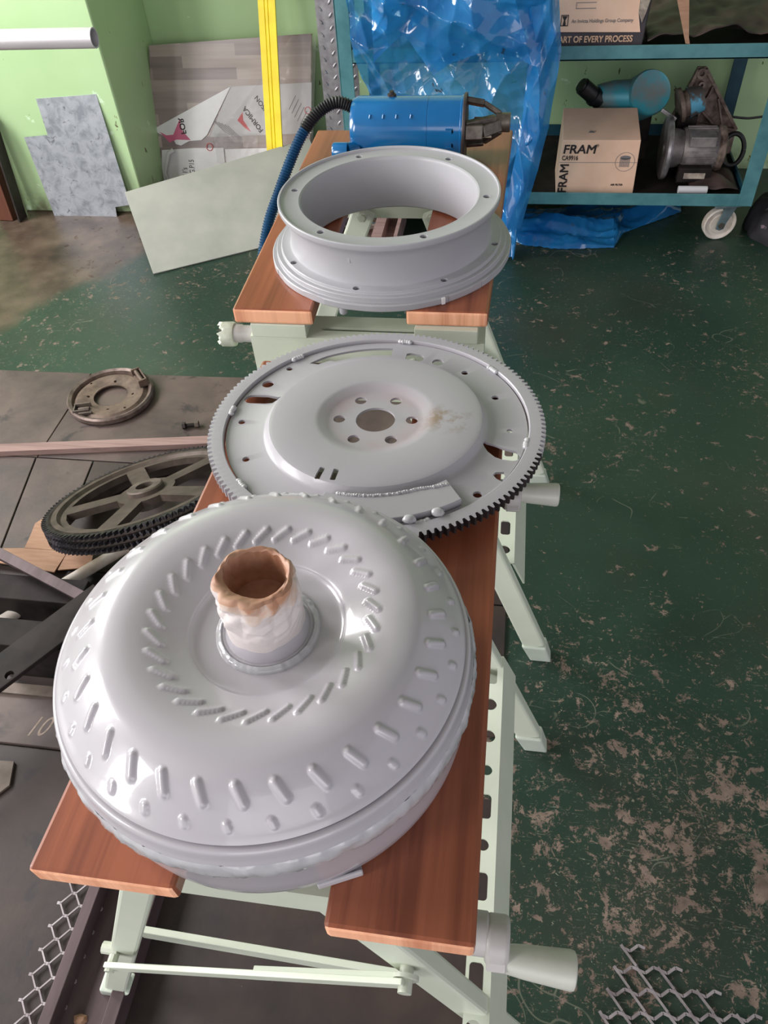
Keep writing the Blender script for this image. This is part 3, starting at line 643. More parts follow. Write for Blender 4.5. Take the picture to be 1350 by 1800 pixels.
# ================================================================== TORQUE CONVERTER
CX, CY = -.1555, .291
TCR = empty('torque_converter', (CX, CY, T), 'big glossy grey-white torque converter with ribbed domed top, resting on the near workbench', 'torque converter')
key = [(.0295, .1085), (.036, .107), (.050, .1075), (.0545, .1095), (.0565, .1125), (.065, .1168), (.075, .1212), (.086, .1252), (.097, .1270), (.108, .1258), (.116, .1218), (.123, .1168), (.130, .1105), (.136, .1045), (.1405, .1000), (.1445, .0965), (.1462, .0945)]
prof = [(p.x, p.y) for p in spline([(a, b, 0) for a, b in key], 7)]
ribs = []
for i in range(31): ribs.append((rad(-45 + 360 / 31 * i), .0765, .0088, .0020, rad(-52), .0017))
for i in range(32): ribs.append((rad(-81.2 + 11.25 * i), .1245, .0092, .0025, rad(26), .0022))
for i in range(32): ribs.append((rad(-84.1 + 11.25 * i), .1382, .0042, .0022, rad(20), .0014))
NTH = 720; k = len(prof)
# arc length of the profile, so that ribs keep their size on the steep parts
import bisect
arc = [0]
for i in range(1, k): arc.append(arc[-1] + hypot(prof[i][0] - prof[i - 1][0], prof[i][1] - prof[i - 1][1]))
def arc_at(r):
    for i in range(1, k):
        if prof[i][0] >= r: t = (r - prof[i - 1][0]) / (prof[i][0] - prof[i - 1][0]); return arc[i - 1] + t * (arc[i] - arc[i - 1])
    return arc[-1]
nor = []
for i in range(k):
    a, b = prof[max(0, i - 1)], prof[min(k - 1, i + 1)]; dr, dz = b[0] - a[0], b[1] - a[1]; l = hypot(dr, dz); nor.append((-dz / l, dr / l))
disp = {}
for (a, r, hl, hw, tw, h) in ribs:
    s0 = arc_at(r)
    for q in range(k):
        if abs(arc[q] - s0) > hl + hw + .002: continue
        rr = prof[q][0]; i0 = int(a / (2 * pi) * NTH); w_ = int((hl + hw + .003) / rr / (2 * pi) * NTH) + 2
        for i in range(i0 - w_, i0 + w_ + 1):
            da = 2 * pi * i / NTH - a; u = arc[q] - s0; v = da * rr
            U = u * cos(tw) + v * sin(tw); W = -u * sin(tw) + v * cos(tw)
            dd = hypot(max(0, abs(U) - hl + hw), W) / hw
            if dd < 1.25: 
                e = h * max(0, 1 - (dd / 1.25) ** 2.2) ** .8; kk = (i % NTH, q); disp[kk] = max(disp.get(kk, 0), e)
vs = []; 
for i in range(NTH):
    a = 2 * pi * i / NTH; ca, sa = cos(a), sin(a)
    for q, (r, z) in enumerate(prof):
        e = disp.get((i, q), 0); r2, z2 = r + nor[q][0] * e, z + nor[q][1] * e
        t_ = min(1, max(0, (.146 - r) / .075)); vs.append((CX + .0065 * t_ + r2 * ca, CY + r2 * sa, T + z2))
fs = [(i * k + q, ((i + 1) % NTH) * k + q, ((i + 1) % NTH) * k + q + 1, i * k + q + 1) for i in range(NTH) for q in range(k - 1)]
build('ribbed_dome', G().add(vs, fs), 'grey_white_gloss', TCR, smooth=60)
c0 = (CX, CY, T)
build('rim_band', G().lathe([(.1462, .0945), (.1448, .0912), (.1472, .0922), (.1495, .0910), (.1506, .088), (.1508, .083), (.1518, .0800), (.1526, .0775)], 240, c0), 'grey_white_gloss', TCR, smooth=60)
def weldfn(r, z, a):
    q = noise.noise(V((cos(a) * 14, sin(a) * 14, z * 120))) + .5 * noise.noise(V((cos(a) * 50, sin(a) * 50, z * 300)))
    return r + .0014 * q, z + .0006 * q
build('weld_bead', G().lathe([(.1520, .0778), (.1538, .0755), (.1546, .071), (.1546, .066), (.1538, .061), (.1522, .0575), (.1505, .0565)], 480, c0, fn=weldfn), 'weld_paint', TCR, smooth=60)
def dent(r, z, a): return r, z
build('lower_can', G().lathe([(.0001, 0), (.134, 0), (.1425, .002), (.1470, .008), (.1485, .018), (.1492, .030), (.1498, .050), (.1510, .0575)], 240, c0), 'grey_white_gloss', TCR, smooth=60)
# hub
HX = CX + .0065; ch = (HX, CY, T)
build('hub_sleeve', G().lathe([(.0330, .1065), (.0335, .1085), (.0318, .1100), (.0300, .1095), (.0288, .1130), (.0270, .122), (.0250, .132), (.0246, .1570), (.0240, .1580), (.0230, .1570), (.0228, .125), (.0001, .125)], 96, ch), 'grey_white_gloss', TCR, smooth=50)
def hw(r, z, a):
    q = noise.noise(V((cos(a) * 9, sin(a) * 9, 3))); return r + .0005 * q, z + .0004 * q
build('hub_weld', G().lathe([(.0320, .1085), (.0335, .1108), (.0355, .1100), (.0372, .1080), (.0378, .1060)], 160, ch, fn=hw), 'weld_paint', TCR, smooth=60)
def tri(t): return abs((t % 2.0) - 1.0)
def vor(p, sc): d = noise.voronoi(V(p) * sc)[0]; return d[1] - d[0]
def tapefn(u, v):
    a = 2 * pi * u; z = .1195 + v * .0475; crump = min(1, max(0, v - .06) * 2.5) * (.5 + .5 * v)
    p = (cos(a) * .026, sin(a) * .026, z)
    w_ = noise.noise(V((cos(a) * 1.5, sin(a) * 1.5, z * 40))) * 2.4; r = .0264 + .0014 * (1 - v) + crump * (.0062 * vor(p, 52) - .0016 + (1 - v ** 4) * (.0022 * tri(3 * cos(a + 1) + z * 95 + w_) + .0018 * tri(3.5 * sin(a + .3) - z * 150 + w_ * 1.4)))
    z += .0016 * noise.noise(V((cos(a) * 1.4, sin(a) * 1.4, 7))) * v
    if v < .03: z += .004 * noise.noise(V((cos(a) * 2, sin(a) * 2, 17)))
    return (HX + r * cos(a), CY + r * sin(a), T + z)
def tapeseal(u, v):
    a = 2 * pi * u; p = V(tapefn(u, 1.0)); r0 = hypot(p.x - HX, p.y - CY); t_ = min(1, v * 2.0)
    rin = .0213 - .0065 * max(0, -sin(a + .25)) ** 1.5; r = r0 + (rin - r0) * t_ - max(0, v - .5) * .003; z = p.z - T + .0014 * sin(t_ * pi) - max(0, v - .5) * .060
    q = vor((cos(a) * .02, sin(a) * .02, v * .02), 90); r += .0030 * q * sin(pi * min(1, v)); z += (.0034 * q - .0028 * max(0, -sin(a + .25)) * min(1, 2 * v)) * sin(pi * min(1, v))
    return (HX + r * cos(a), CY + r * sin(a), T + z)
tp = build('masking_tape', G().grid(tapefn, 180, 60), 'hub_tape', TCR, smooth=18)
mo = build('tape_mouth', G().grid(tapeseal, 140, 28).prism([(HX + .0205 * cos(2 * pi * i / 24), CY + .0205 * sin(2 * pi * i / 24)) for i in range(24)], T + .138, T + .139), 'hub_tape_brown', tp, smooth=30)
# mounting pad poking out at the front
m = M.Translation((CX + .1400 * cos(rad(-63)), CY + .1400 * sin(rad(-63)), T + .006)) @ M.Rotation(rad(-63 + 90 + 4), 4, 'Z')
m = M.Translation((-.085, .1655, T + .0005)) @ M.Rotation(rad(24), 4, 'Z')
build('mounting_pad', G().box((-.016, -.005, 0), (.016, .014, .0045), m).box((-.016, -.005, .0045), (.016, -.0025, .0075), m), 'grey_white_satin', TCR, smooth=0, bevel=.001)

# ================================================================== FLEXPLATE (tilted, near edge up)
FPZ = .7615
FX = empty('flexplate', (-.127, .6235, FPZ), 'round grey flexplate with ring-gear teeth and slots, lying behind the torque converter', 'flexplate', rot=(rad(-3.2), 0, 0))
def L(r, a): return (r * cos(rad(a)), r * sin(rad(a)))
disc = [(.0213, .0050), (.047, .0050), (.053, .0062), (.061, .0105), (.066, .0112), (.110, .0112), (.1145, .0100), (.1190, .0034), (.1225, .0010), (.160, .0004), (.1622, .0004)]
prof = disc + [(r, z - .0028) for r, z in disc[::-1]]
o = build('plate_disc', G().lathe(prof, 192, closed=True), 'flexplate_paint', FX, local=True, smooth=40)
gc = G()
def hole(x, y, r, n=18): gc.prism([(px_, py_) for px_, py_ in circ(x, y, r, n)], -.03, .03)
for i in range(6): hole(*L(.0395, 3 + 60 * i), .0066)
for r, a, q in ((.1534, 140.9, .0040), (.151, 155.2, .0070), (.148, -175.9, .0040), (.145, -149.9, .0040), (.1349, 65.4, .0068), (.1365, 49, .0042), (.1385, 24, .0042), (.1441, -.9, .0034), (.1560, -42.1, .0046)): hole(*L(r, a), q)
def arcslot(r0, r1, a0, a1, n=18):
    p = [L(r0, a0 + (a1 - a0) * i / n) for i in range(n + 1)] + [L(r1, a1 - (a1 - a0) * i / n) for i in range(n + 1)]; gc.prism(p[::-1] if a1 > a0 else p, -.03, .03)
gc.prism([L(.1335 + (.005 if i > 14 else 0), 90.5 + 38 * i / 18) for i in range(19)] + [L(.1500 - .0008 * max(0, i - 14), 131.5 - 41 * (18 - i) / 18) for i in range(18, -1, -1)], -.03, .03)
gc.prism([L(.1275, 82.5), L(.1275, 74.5), L(.132, 73), L(.140, 74), L(.1425, 76), L(.1425, 81.5), L(.140, 83)], -.03, .03)
def poly(*p): gc.prism(list(p), -.03, .03)
def oval(x0, y0, x1, y1, r0, r1, n=8):
    a = atan2(y1 - y0, x1 - x0); p = [(x0 + r0 * cos(a + pi / 2 + pi * i / n), y0 + r0 * sin(a + pi / 2 + pi * i / n)) for i in range(n + 1)]
    p += [(x1 + r1 * cos(a - pi / 2 + pi * i / n), y1 + r1 * sin(a - pi / 2 + pi * i / n)) for i in range(n + 1)]; poly(*p)
poly(*[(-.1485 + .0080 * cos(a), .0325 + .0080 * sin(a)) for a in [rad(90 + 20 * i) for i in range(10)]], (-.1310, .0245), (-.1225, .0262), (-.1130, .0400), (-.1190, .0375), (-.1310, .0408))
poly(*[(.1475 + .0082 * cos(a), -.0430 + .0082 * sin(a)) for a in [rad(-110 + 22 * i) for i in range(10)]], (.1385, -.0320), (.1300, -.0275), (.1185, -.0235), (.1165, -.0275), (.1225, -.0390), (.1300, -.0470), (.1370, -.0500))
poly((.1420, -.0730), (.1400, -.0690), (.1320, -.0700), (.1290, -.0745), (.1330, -.0800), (.1385, -.0835))
for x, y in ((-.0405, -.0985), (-.0255, -.0997)):
    mm = M.Translation((x, y, 0)) @ M.Rotation(rad(-4 if x > -.03 else -10), 4, 'Z'); gc.prism(rrect(.0056, .0165, .001, 2), -.03, .03, mm)
cut(o, gc, 40)
# ring gear
NTT = 153; ro, rr_, ri = .1815, .1768, .1640; ring = []
for i in range(NTT):
    for da, r in ((0, rr_), (.30, rr_), (.52, ro), (.78, ro)):
        ring.append((r, 2 * pi * (i + da) / NTT))
g = G(); prof_n = len(ring)
def ringpt(r, a, z): return (r * cos(a), r * sin(a), z)
zt, zb = .0042, -.0065; vs = []
for r, a in ring: vs += [ringpt(r, a, zb), ringpt(r, a, zt - (.0008 if r > rr_ + .001 else 0)), ringpt(.1755, a, zt), ringpt(ri + .001, a, zt), ringpt(ri, a, zt - .001), ringpt(ri, a, zb)]
fs = []
for i in range(prof_n):
    j = (i + 1) % prof_n
    for q in range(6): fs.append((i * 6 + q, j * 6 + q, j * 6 + (q + 1) % 6, i * 6 + (q + 1) % 6))
rg = build('ring_gear', g.add(vs, fs), ['flexplate_paint', 'bare_shaded_teeth'], FX, local=True, smooth=25)
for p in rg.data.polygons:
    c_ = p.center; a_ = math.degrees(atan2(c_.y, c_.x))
    if hypot(c_.x, c_.y) > .1758 and abs(p.normal.z) < .5 and -100 < a_ < -12: p.material_index = 1  # unpainted tooth sides; shade of this side also put into the dark colour
for a in (134, 177.8, -136.4, 85.7, 42, -8.5, -80, -66):
    g = G(); random.seed(int(a) + 500)
    for d in range(5): x, y = L(.1635 + .0012 * (random.random() - .5), a + (d - 2) * 1.0); g.ball((x, y, .0025), .0034, .0030, .0026, 10, 6, .3)
    build('weld_spot', g, 'weld_paint', FX, local=True, smooth=60)
# balance weight with weld line
g = G(); p = [L(.1265, -104 + 56 * i / 16) for i in range(17)] + [L(.1580, -50 - 54 * i / 16) for i in range(17)]
build('balance_weight', g.prism(p, .0008, .0085), 'flexplate_paint', FX, local=True, smooth=30, bevel=.0008)
g = G(); random.seed(3)
for i in range(46):
    a = -98 + 48 * i / 45; x, y = L(.1250 + .0006 * random.random() + max(0, a + 62) * .0006, a); g.ball((x, y, .0082), .0024, .0020, .0018 + .0008 * random.random(), 8, 5, .5)
build('weld_line', g, 'weld_paint', FX, local=True, smooth=60)
for a in (-70, -60):
    x, y = L(.1600, a); g = G().ball((x, y, .006), .0065, .005, .0042, 14, 8, .25); build('weld_spot', g, 'weld_paint', FX, local=True, smooth=60)

# ================================================================== ADAPTER RING
AX, AY = -.1665, 1.038
AR = empty('adapter_ring', (AX, AY, T), 'deep grey flanged adapter ring with bolt holes standing on the far workbench', 'adapter ring')
def agn(r, z, a):
    return r + (.0009 * noise.noise(V((cos(a) * 5, sin(a) * 5, 0))) if r > .172 and z < .02 else 0), z
prof = [(.1290, 0), (.1725, 0), (.1735, .0012), (.1735, .0085), (.1722, .0100), (.1672, .0100), (.1668, .0105), (.1665, .0160), (.1655, .0172), (.1600, .0172), (.1596, .0178), (.1592, .0205), (.1580, .0215), (.1475, .0215), (.1455, .0225), (.1435, .030), (.1430, .045), (.1450, .062), (.1500, .0715), (.1545, .0755), (.1555, .0775), (.1555, .0830), (.1545, .0840), (.1525, .0840), (.1518, .0815), (.1500, .0805), (.1262, .0805), (.1240, .0790), (.1225, .0750), (.1225, .0040)]
o = build('flanged_ring', G().lathe(prof, 240, (AX, AY, T), closed=True, fn=agn), 'ring_paint', AR, smooth=30)
gc = G()
for i in range(6): x, y = AX + .1365 * cos(rad(-3 + 60 * i)), AY + .1365 * sin(rad(-3 + 60 * i)); gc.cyl((x, y, T + .06), (x, y, T + .10), .0050, n=18)
for i in range(8): x, y = AX + .1530 * cos(rad(-7.6 + 45 * i - 2)), AY + .1530 * sin(rad(-7.6 + 45 * i - 2)); gc.cyl((x, y, T - .01), (x, y, T + .05), .0048, n=18)
for a, wd in ((-146, .012), (-120, .02), (-58, .006), (-28, .02), (-40, .008)):
    x, y = AX + .1745 * cos(rad(a)), AY + .1745 * sin(rad(a)); gc.box((-.002, -wd, T - .01), (.004, wd, T + .02), M.Translation((x, y, 0)) @ M.Rotation(rad(a), 4, 'Z'))
cut(o, gc, 30)
build('dowel_stud', G().cyl((AX - .044, AY - .160, T - .009), (AX - .044, AY - .160, T + .002), .0055, n=16).ball((AX - .044, AY - .160, T - .009), .0055, .0055, .004), 'ring_paint', AR)
x, y = AX + .1735 * cos(rad(-59)), AY + .1735 * sin(rad(-59))
build('timing_notch', G().box((-.0022, -.0025, T + .0005), (.0018, .0025, T + .0095), M.Translation((x, y, 0)) @ M.Rotation(rad(-59), 4, 'Z')), 'white_plastic', AR, smooth=0)
x, y = AX + .1432 * cos(rad(-104)), AY + .1432 * sin(rad(-104))
build('cast_mark', G().box((-.0006, -.002, T + .052), (.0014, .002, T + .060), M.Translation((x, y, 0)) @ M.Rotation(rad(-104), 4, 'Z')), 'ring_paint', AR, smooth=0)

# ================================================================== STARTER MOTOR
SMY, SMZ, SR = 1.352, .7955, .0485
SM = empty('starter_motor', (-.17, SMY, T), 'bright blue cylindrical motor with a cast nose lying across the far workbench behind the ring', 'starter motor')
mx = lambda x0: frame3((x0, SMY, SMZ), (0, 1, 0), (0, 0, 1))      # lathe z axis runs along +x
o = build('motor_body', G().lathe([(.0001, 0), (.040, 0), (.0445, .002), (.0465, .006), (.0485, .012), (.0485, .130), (.0480, .1305), (.0480, .1315), (.0485, .132), (.0485, .1845), (.0500, .1855), (.0500, .190), (.0001, .190)], 96, m=mx(-.272)), 'blue_paint', SM, smooth=30)
for xx in (-.236, -.214, -.192, -.168):     # stamped pips on the shell
    g = G().beam((xx, SMY - .040, SMZ + .0285), (xx + .001, SMY - .0355, SMZ + .0340), .0028, .0024); build('stamped_pip', g, 'blue_paint', SM, smooth=0, bevel=.0008)
build('terminal_stud', G().cyl((-.204, SMY + .006, SMZ + .046), (-.204, SMY + .006, SMZ + .056), .004, n=12).cyl((-.204, SMY + .006, SMZ + .047), (-.204, SMY + .006, SMZ + .0515), .0075, n=6), 'dark_steel', SM, smooth=30)
for q in (-1, 1): build('through_bolt_clip', G().box((-.110, SMY - .045, SMZ - .001 + .014 * q), (-.098, SMY - .0478, SMZ + .0015 + .014 * q)).box((-.1, SMY - .045, SMZ - .014), (-.098, SMY - .0478, SMZ + .014)), 'blue_paint', SM, smooth=0)
build('solenoid_cap', G().lathe([(.0001, 0), (.013, 0), (.015, .003), (.015, .026), (.0001, .026)], 32, m=frame3((-.300, 1.300, .776), (0, 1, 0), (0, 0, 1))).cyl((-.276, 1.300, .776), (-.262, 1.312, .776), .014, n=24), 'blue_paint', SM)
build('end_flange', G().lathe([(.0001, 0), (.0515, 0), (.0525, .0015), (.0525, .005), (.0001, .005)], 64, m=mx(-.0835)), 'dark_steel', SM)
# open cast nose: three arms reaching the shaft bearing
g = G()
for a in (-50, 60, 170):
    b = rad(a); p0 = V((-.079, SMY + .041 * cos(b), SMZ + .041 * sin(b))); p1 = V((-.022, SMY + .014 * cos(b), SMZ + .014 * sin(b) + .006)); pm = V((-.050, SMY + .036 * cos(b), SMZ + .036 * sin(b)))
    g.beam(p0, pm, .022, .009, up=(0, cos(b), sin(b))).beam(pm, p1, .018, .008, up=(0, cos(b), sin(b)))
g.beam((-.079, SMY - .03, SMZ + .012), (-.03, SMY - .012, SMZ + .016), .012, .016)
build('nose_housing', g, 'cast_metal', SM, bevel=.0015)
build('nose_bearing', G().cyl((-.030, SMY, SMZ + .008), (-.006, SMY, SMZ + .008), .015, n=28), 'cast_metal', SM, bevel=.001)
build('pinion', G().prism([(r * cos(2 * pi * (i + d) / 10), r * sin(2 * pi * (i + d) / 10)) for i in range(10) for d, r in ((0, .012), (.35, .012), (.5, .016), (.85, .016))], 0, .030, mx(-.066)).cyl((-.078, SMY, SMZ), (-.02, SMY, SMZ), .006, n=14), 'bolt_metal', SM, smooth=0)
# cradle feet so that the motor does not roll
build('mount_lug', G().box((-.0845, SMY - .052, T), (-.0785, SMY + .0, SMZ)), 'dark_steel', SM, smooth=0, bevel=.002)
# corrugated hose
path = spline([(-.262, 1.345, .822), (-.275, 1.348, .832), (-.300, 1.345, .838), (-.330, 1.335, .824), (-.356, 1.318, .796), (-.378, 1.295, .758), (-.399, 1.270, .715), (-.418, 1.24, .670), (-.432, 1.20, .60), (-.44, 1.18, .5), (-.45, 1.17, .35), (-.46, 1.16, .12), (-.462, 1.15, .010)], 26)
# resample evenly
ev = [path[0]]; step = .0011; acc = 0
for a, b in zip(path, path[1:]):
    d = (b - a).length; pos = step - acc
    while pos <= d: ev.append(a.lerp(b, pos / d)); pos += step
    acc = (acc + d) % step if d else acc
N = len(ev) - 1
HS = empty('corrugated_hose', (-.46, 1.15, 0), 'ribbed hose running from the blue motor down the left side of the far workbench', 'hose')
kA = int(N * .115)
wav = lambda i: .78 + .22 * (.5 + .5 * cos(2 * pi * i / 4.0))
build('black_hose_length', G().tube(ev[:kA + 1], .0108, 14, rf=lambda t: wav(t * kA)), 'black_rubber', HS, smooth=60, label='black ribbed length by the motor')
simple('blue_hose', srgb(20, 58, 92), srgb(30, 78, 116), .35, 0, 20, .1)
build('blue_hose_length', G().tube(ev[kA:], .0102, 14, rf=lambda t: wav(t * (N - kA))), 'blue_hose', HS, smooth=60, label='dark blue ribbed length')

# ================================================================== AGAINST THE WALL
# ---- galvanised offcut leaning on the column
def onplane(x, z): return (x, 2.655 - .045 + (.42 - z) * -.04 , z)
P = [(-1.500, .0), (-1.430, .03), (-1.431, .0)]
pts = [(-1.762, .285), (-1.655, .287), (-1.702, .405), (-1.420, .420), (-1.432, .040), (-1.488, .034), (-1.490, .0), (-1.765, .0)]
pts = [(-1.745, .283), (-1.650, .290), (-1.652, .408), (-1.424, .421), (-1.405, .045), (-1.468, .036), (-1.472, .0), (-1.728, .0)]
fr = frame3((0, 2.625, 0), (1, 0, 0), (0, .035, .42))
build('galvanised_offcut', G().prism(pts, -.0008, .0008, fr), 'galvanised', smooth=0, label='mottled galvanised steel sheet with notched corners leaning on the green column', cat='metal sheet')
# ---- grey fibre sheet
A = V((-1.176, 2.212, .001)); d_ = V((.862, .506, 0)).normalized(); u_ = V((-.149, .253, .163)).normalized()
fr = M(((d_[0], u_[0], d_.cross(u_)[0], A[0]), (d_[1], u_[1], d_.cross(u_)[1], A[1]), (d_[2], u_[2], d_.cross(u_)[2], A[2]), (0, 0, 0, 1)))
build('fibre_cement_sheet', G().prism([(0, 0), (.70, 0), (.70, .393), (0, .337)], 0, .005, fr), 'fibre_sheet', smooth=0, bevel=.0008, label='plain grey rectangular sheet leaning low in front of the wood-patterned panel', cat='board')
# ---- laminate panel
bl = V((-1.396, 2.855, .0)); tl = V((-1.348, 3.015, .468)); tr_ = V((-.722, 3.02, .492)); ux = (tr_ - tl).normalized(); uy = (tl - bl).normalized()
PN = empty('laminate_panel', bl, 'wood-patterned chipboard panel with torn protective film leaning on the back wall', 'panel')
def PP(x, z, d=0):
    """point on the face of the leaning panel at height-coordinates (world x, world z)"""
    return V((x, 2.86 + .33 * z - d * .95, z + d * .31))
def panelprism(pts, d0, d1):
    vs = [PP(x, z, d0) for x, z in pts] + [PP(x, z, d1) for x, z in pts]; n_ = len(pts)
    return G().add(vs, [tuple(range(n_)), tuple(range(2 * n_ - 1, n_ - 1, -1))] + [(i, (i + 1) % n_, n_ + (i + 1) % n_, n_ + i) for i in range(n_)])
face = [(-1.350, .466), (-.734, .492), (-.770, .0), (-1.397, .0)]
simple('chipboard', srgb(206, 176, 140), srgb(186, 156, 122), .8, 0, 90, .2)
build('chipboard_core', panelprism(face, -.016, -.0006), 'chipboard', PN, smooth=0)
build('laminate_face', panelprism(face, -.0006, 0), 'laminate_print', PN, smooth=0)
film1 = [(-1.373, .205), (-1.049, .338), (-1.160, .185), (-1.185, .168), (-1.235, .165), (-1.270, .150), (-1.290, .155), (-1.300, .175), (-1.355, .190)]
simple('film_grey', srgb(186, 184, 186), srgb(200, 197, 200), .35, 0, 10, .1)
f1 = build('torn_film', panelprism(film1, .004, .0045), 'film_white', PN, smooth=0, label='white torn flap with red and black print')
film2 = [(-1.052, .338), (-.741, .348), (-.752, .190), (-1.150, .178)]
f2 = build('printed_film', panelprism(film2, .0008, .0014), 'film_grey', PN, smooth=0, label='grey printed film strip across the panel')
film3 = [(-1.375, .140), (-1.225, .150), (-1.095, .150), (-.90, .150), (-.80, .148), (-.80, .0), (-1.395, .0)]
f3 = build('lower_film', panelprism([(-1.352, .135), (-1.215, .142), (-1.10, .142), (-1.10, .0), (-1.372, .0)], .002, .0028), 'film_white', PN, smooth=0, label='white film sheet at the bottom left of the panel')
build('lower_film', panelprism([(-1.095, .138), (-.79, .146), (-.80, .0), (-1.095, .0)], .001, .0018), 'film_white', PN, smooth=0)
# clear crinkled plastic over the right half
def cl(u, v):
    x = -1.145 + .40 * u * (1 - .0 * v) + .03 * v; z = .16 + .325 * v; x = x + (1 - u) * v * .31
    return tuple(PP(x, z, .006 + .006 * abs(noise.noise(V((x * 14, z * 14, 2)))) + .004 * noise.noise(V((x * 40, z * 40, 5)))))
build('clear_wrap', G().grid(cl, 60, 60), 'film_clear', PN, smooth=50, label='crinkled clear wrap over the right half')
def cl2(u, v):
    x = -1.13 + .17 * u; z = .09 + .10 * v
    return tuple(PP(x, z, .006 + .010 * abs(noise.noise(V((x * 24, z * 24, 9)))) + .004 * noise.noise(V((x * 60, z * 60, 5)))))
build('clear_wrap', G().grid(cl2, 40, 30), 'film_clear', PN, smooth=50)
def PM(x, z, ang, d=.0018):
    """text frame on the panel face turned by ang"""
    o_ = PP(x, z, d); ex = V((1, 0, 0)); ey = V((0, .313, .95)); c, s = cos(rad(ang)), sin(rad(ang))
    return frame3(o_, ex * c + ey * s, -ex * s + ey * c)
lettering('FOR', .030, 'print_black', f1, PM(-1.262, .186, 97, .0048) @ M.Diagonal((1, -1, 1, 1)), bold=.0006)
simple('print_pink', srgb(206, 100, 134), None, .5, 0, 10, 0)
build('print_star', panelprism([(-1.350, .196), (-1.325, .184), (-1.296, .186), (-1.262, .238), (-1.258, .20), (-1.228, .168), (-1.285, .170), (-1.315, .160)], .0045, .0048), 'print_pink', f1, smooth=0)
lettering('PG BISON', .024, 'print_black', f2, PM(-.885, .232, 128), bold=.0003)
lettering('FORMICA', .024, 'print_black', f2, PM(-.936, .200, 128), bold=.0006)
build('print_star', panelprism([(-1.035, .232), (-1.012, .258), (-1.012, .232), (-.985, .195), (-1.005, .205)], .0014, .0018), 'print_red', f2, smooth=0)
build('print_star', panelprism([(-.915, .245), (-.895, .218), (-.868, .208), (-.885, .192), (-.905, .196)], .0014, .0018), 'print_red', f2, smooth=0)
for i in range(6):
    g = G(); x0, z0 = -.800 + i * .0085, .300 - i * .021
    for j in range(3): pass
    p = PP(x0, z0, .0017); ex = V((cos(rad(38)), 0, 0)) + V((0, .313, .95)) * sin(rad(38))
    build('print_line', G().beam(PP(-.832 + i * .010, .265 - i * .012, .0017), PP(-.832 + i * .010, .265 - i * .012, .0017) + V((1, 0, 0)) * .045 * cos(rad(50)) + V((0, .313, .95)) * .060 * sin(rad(50)), .0022, .0006, up=(0, -1, 0)), 'print_grey', f2, smooth=0)
    build('print_line', G().beam(PP(-1.135 + i * .012, .235 - i * .004, .0017), PP(-1.135 + i * .012, .235 - i * .004, .0017) + V((1, 0, 0)) * .07 * cos(rad(-42)) + V((0, .313, .95)) * .07 * sin(rad(-42)), .0022, .0006, up=(0, -1, 0)), 'print_grey', f2, smooth=0)
lettering("11's\nPG.P15", .030, 'print_black', f3, PM(-1.258, .045, 88, .0032), sx=.7)
g = G()
for rr in (.013, .010): pass
g.lathe([(.010, 0), (.0125, 0), (.0125, .0006), (.010, .0006)], 32, closed=True, m=PM(-.760, .262, 0, .0018)); build('print_seal', g, 'print_red', f2, smooth=0)
build('print_seal', G().lathe([(.011, 0), (.0135, 0), (.0135, .0006), (.011, .0006)], 32, closed=True, m=PM(-1.155, .145, 0, .0048)), 'print_red', f1, smooth=0)
build('film_curl', G().tube([PP(-1.335, .02, .008), PP(-1.345, .06, .014), PP(-1.318, .125, .020), PP(-1.300, .135, .012)], .007, 10, rf=lambda t: .4 + t), 'film_white', PN)

# ---- yellow channel bar
def yb_(x, z, d=0): return V((x, 2.745 + .3 * z - d, z))
b0, b1 = V((-.868, 2.745, .0)), V((-.8525, 2.929, .62)); dd = (b1 - b0); b1 = b0 + dd * 1.62
x_, y_, z_ = axes(dd, (0, -1, 0)); g = G(); Lh = (b1 - b0).length
fr = M(((x_[0], y_[0], z_[0], b0[0]), (x_[1], y_[1], z_[1], b0[1]), (x_[2], y_[2], z_[2], b0[2]), (0, 0, 0, 1)))
g.prism([(-.030, -.004), (.030, -.004), (.030, .006), (.009, .006), (.007, .003), (.005, .006), (-.003, .006), (-.005, .003), (-.007, .006), (-.030, .006)], 0, Lh, fr)
build('yellow_bar', g, 'yellow_paint', smooth=0, bevel=.0006, label='tall bright yellow grooved bar leaning on the back wall in front of the patterned panel', cat='bar')

# ---- aluminium tube top left, carried by a stand outside the frame
TU = empty('aluminium_tube', (-1.5, 2.0, .70), 'thick silvery aluminium tube reaching in from the left in front of the column', 'tube')
build('tube_wall', G().lathe([(.0225, 0), (.0225, 1.3), (.0195, 1.3), (.0195, 0)], 48, closed=True, m=frame3((-2.33, 2.0, .765), (0, 1, 0), (0, 0, 1)) @ M.Rotation(rad(0), 4, 'Z')), 'alu_pipe', TU, smooth=40)
ST = empty('trestle_stand', (-2.1, 2.0, 0), 'dark steel stand carrying the aluminium tube beyond the left edge', 'stand')
build('upright', G().box((-2.12, 1.98, 0), (-2.08, 2.02, .742)), 'dark_steel', ST, smooth=0); build('foot_bar', G().box((-2.2, 1.75, 0), (-2.0, 2.25, .03)), 'dark_steel', ST, smooth=0)
# ---- brown timber post at the far left
WP = empty('timber_post', (-1.86, 2.62, 0), 'reddish brown timber post with a steel edge strip beside the column at the left', 'post')
build('timber', G().beam((-1.905, 2.60, 0), (-1.895, 2.63, .42), .06, .05), 'crate_wood', WP, smooth=0, bevel=.002)
build('edge_strip', G().beam((-1.842, 2.59, 0), (-1.832, 2.63, .36), .006, .055), 'dark_steel', WP, smooth=0)

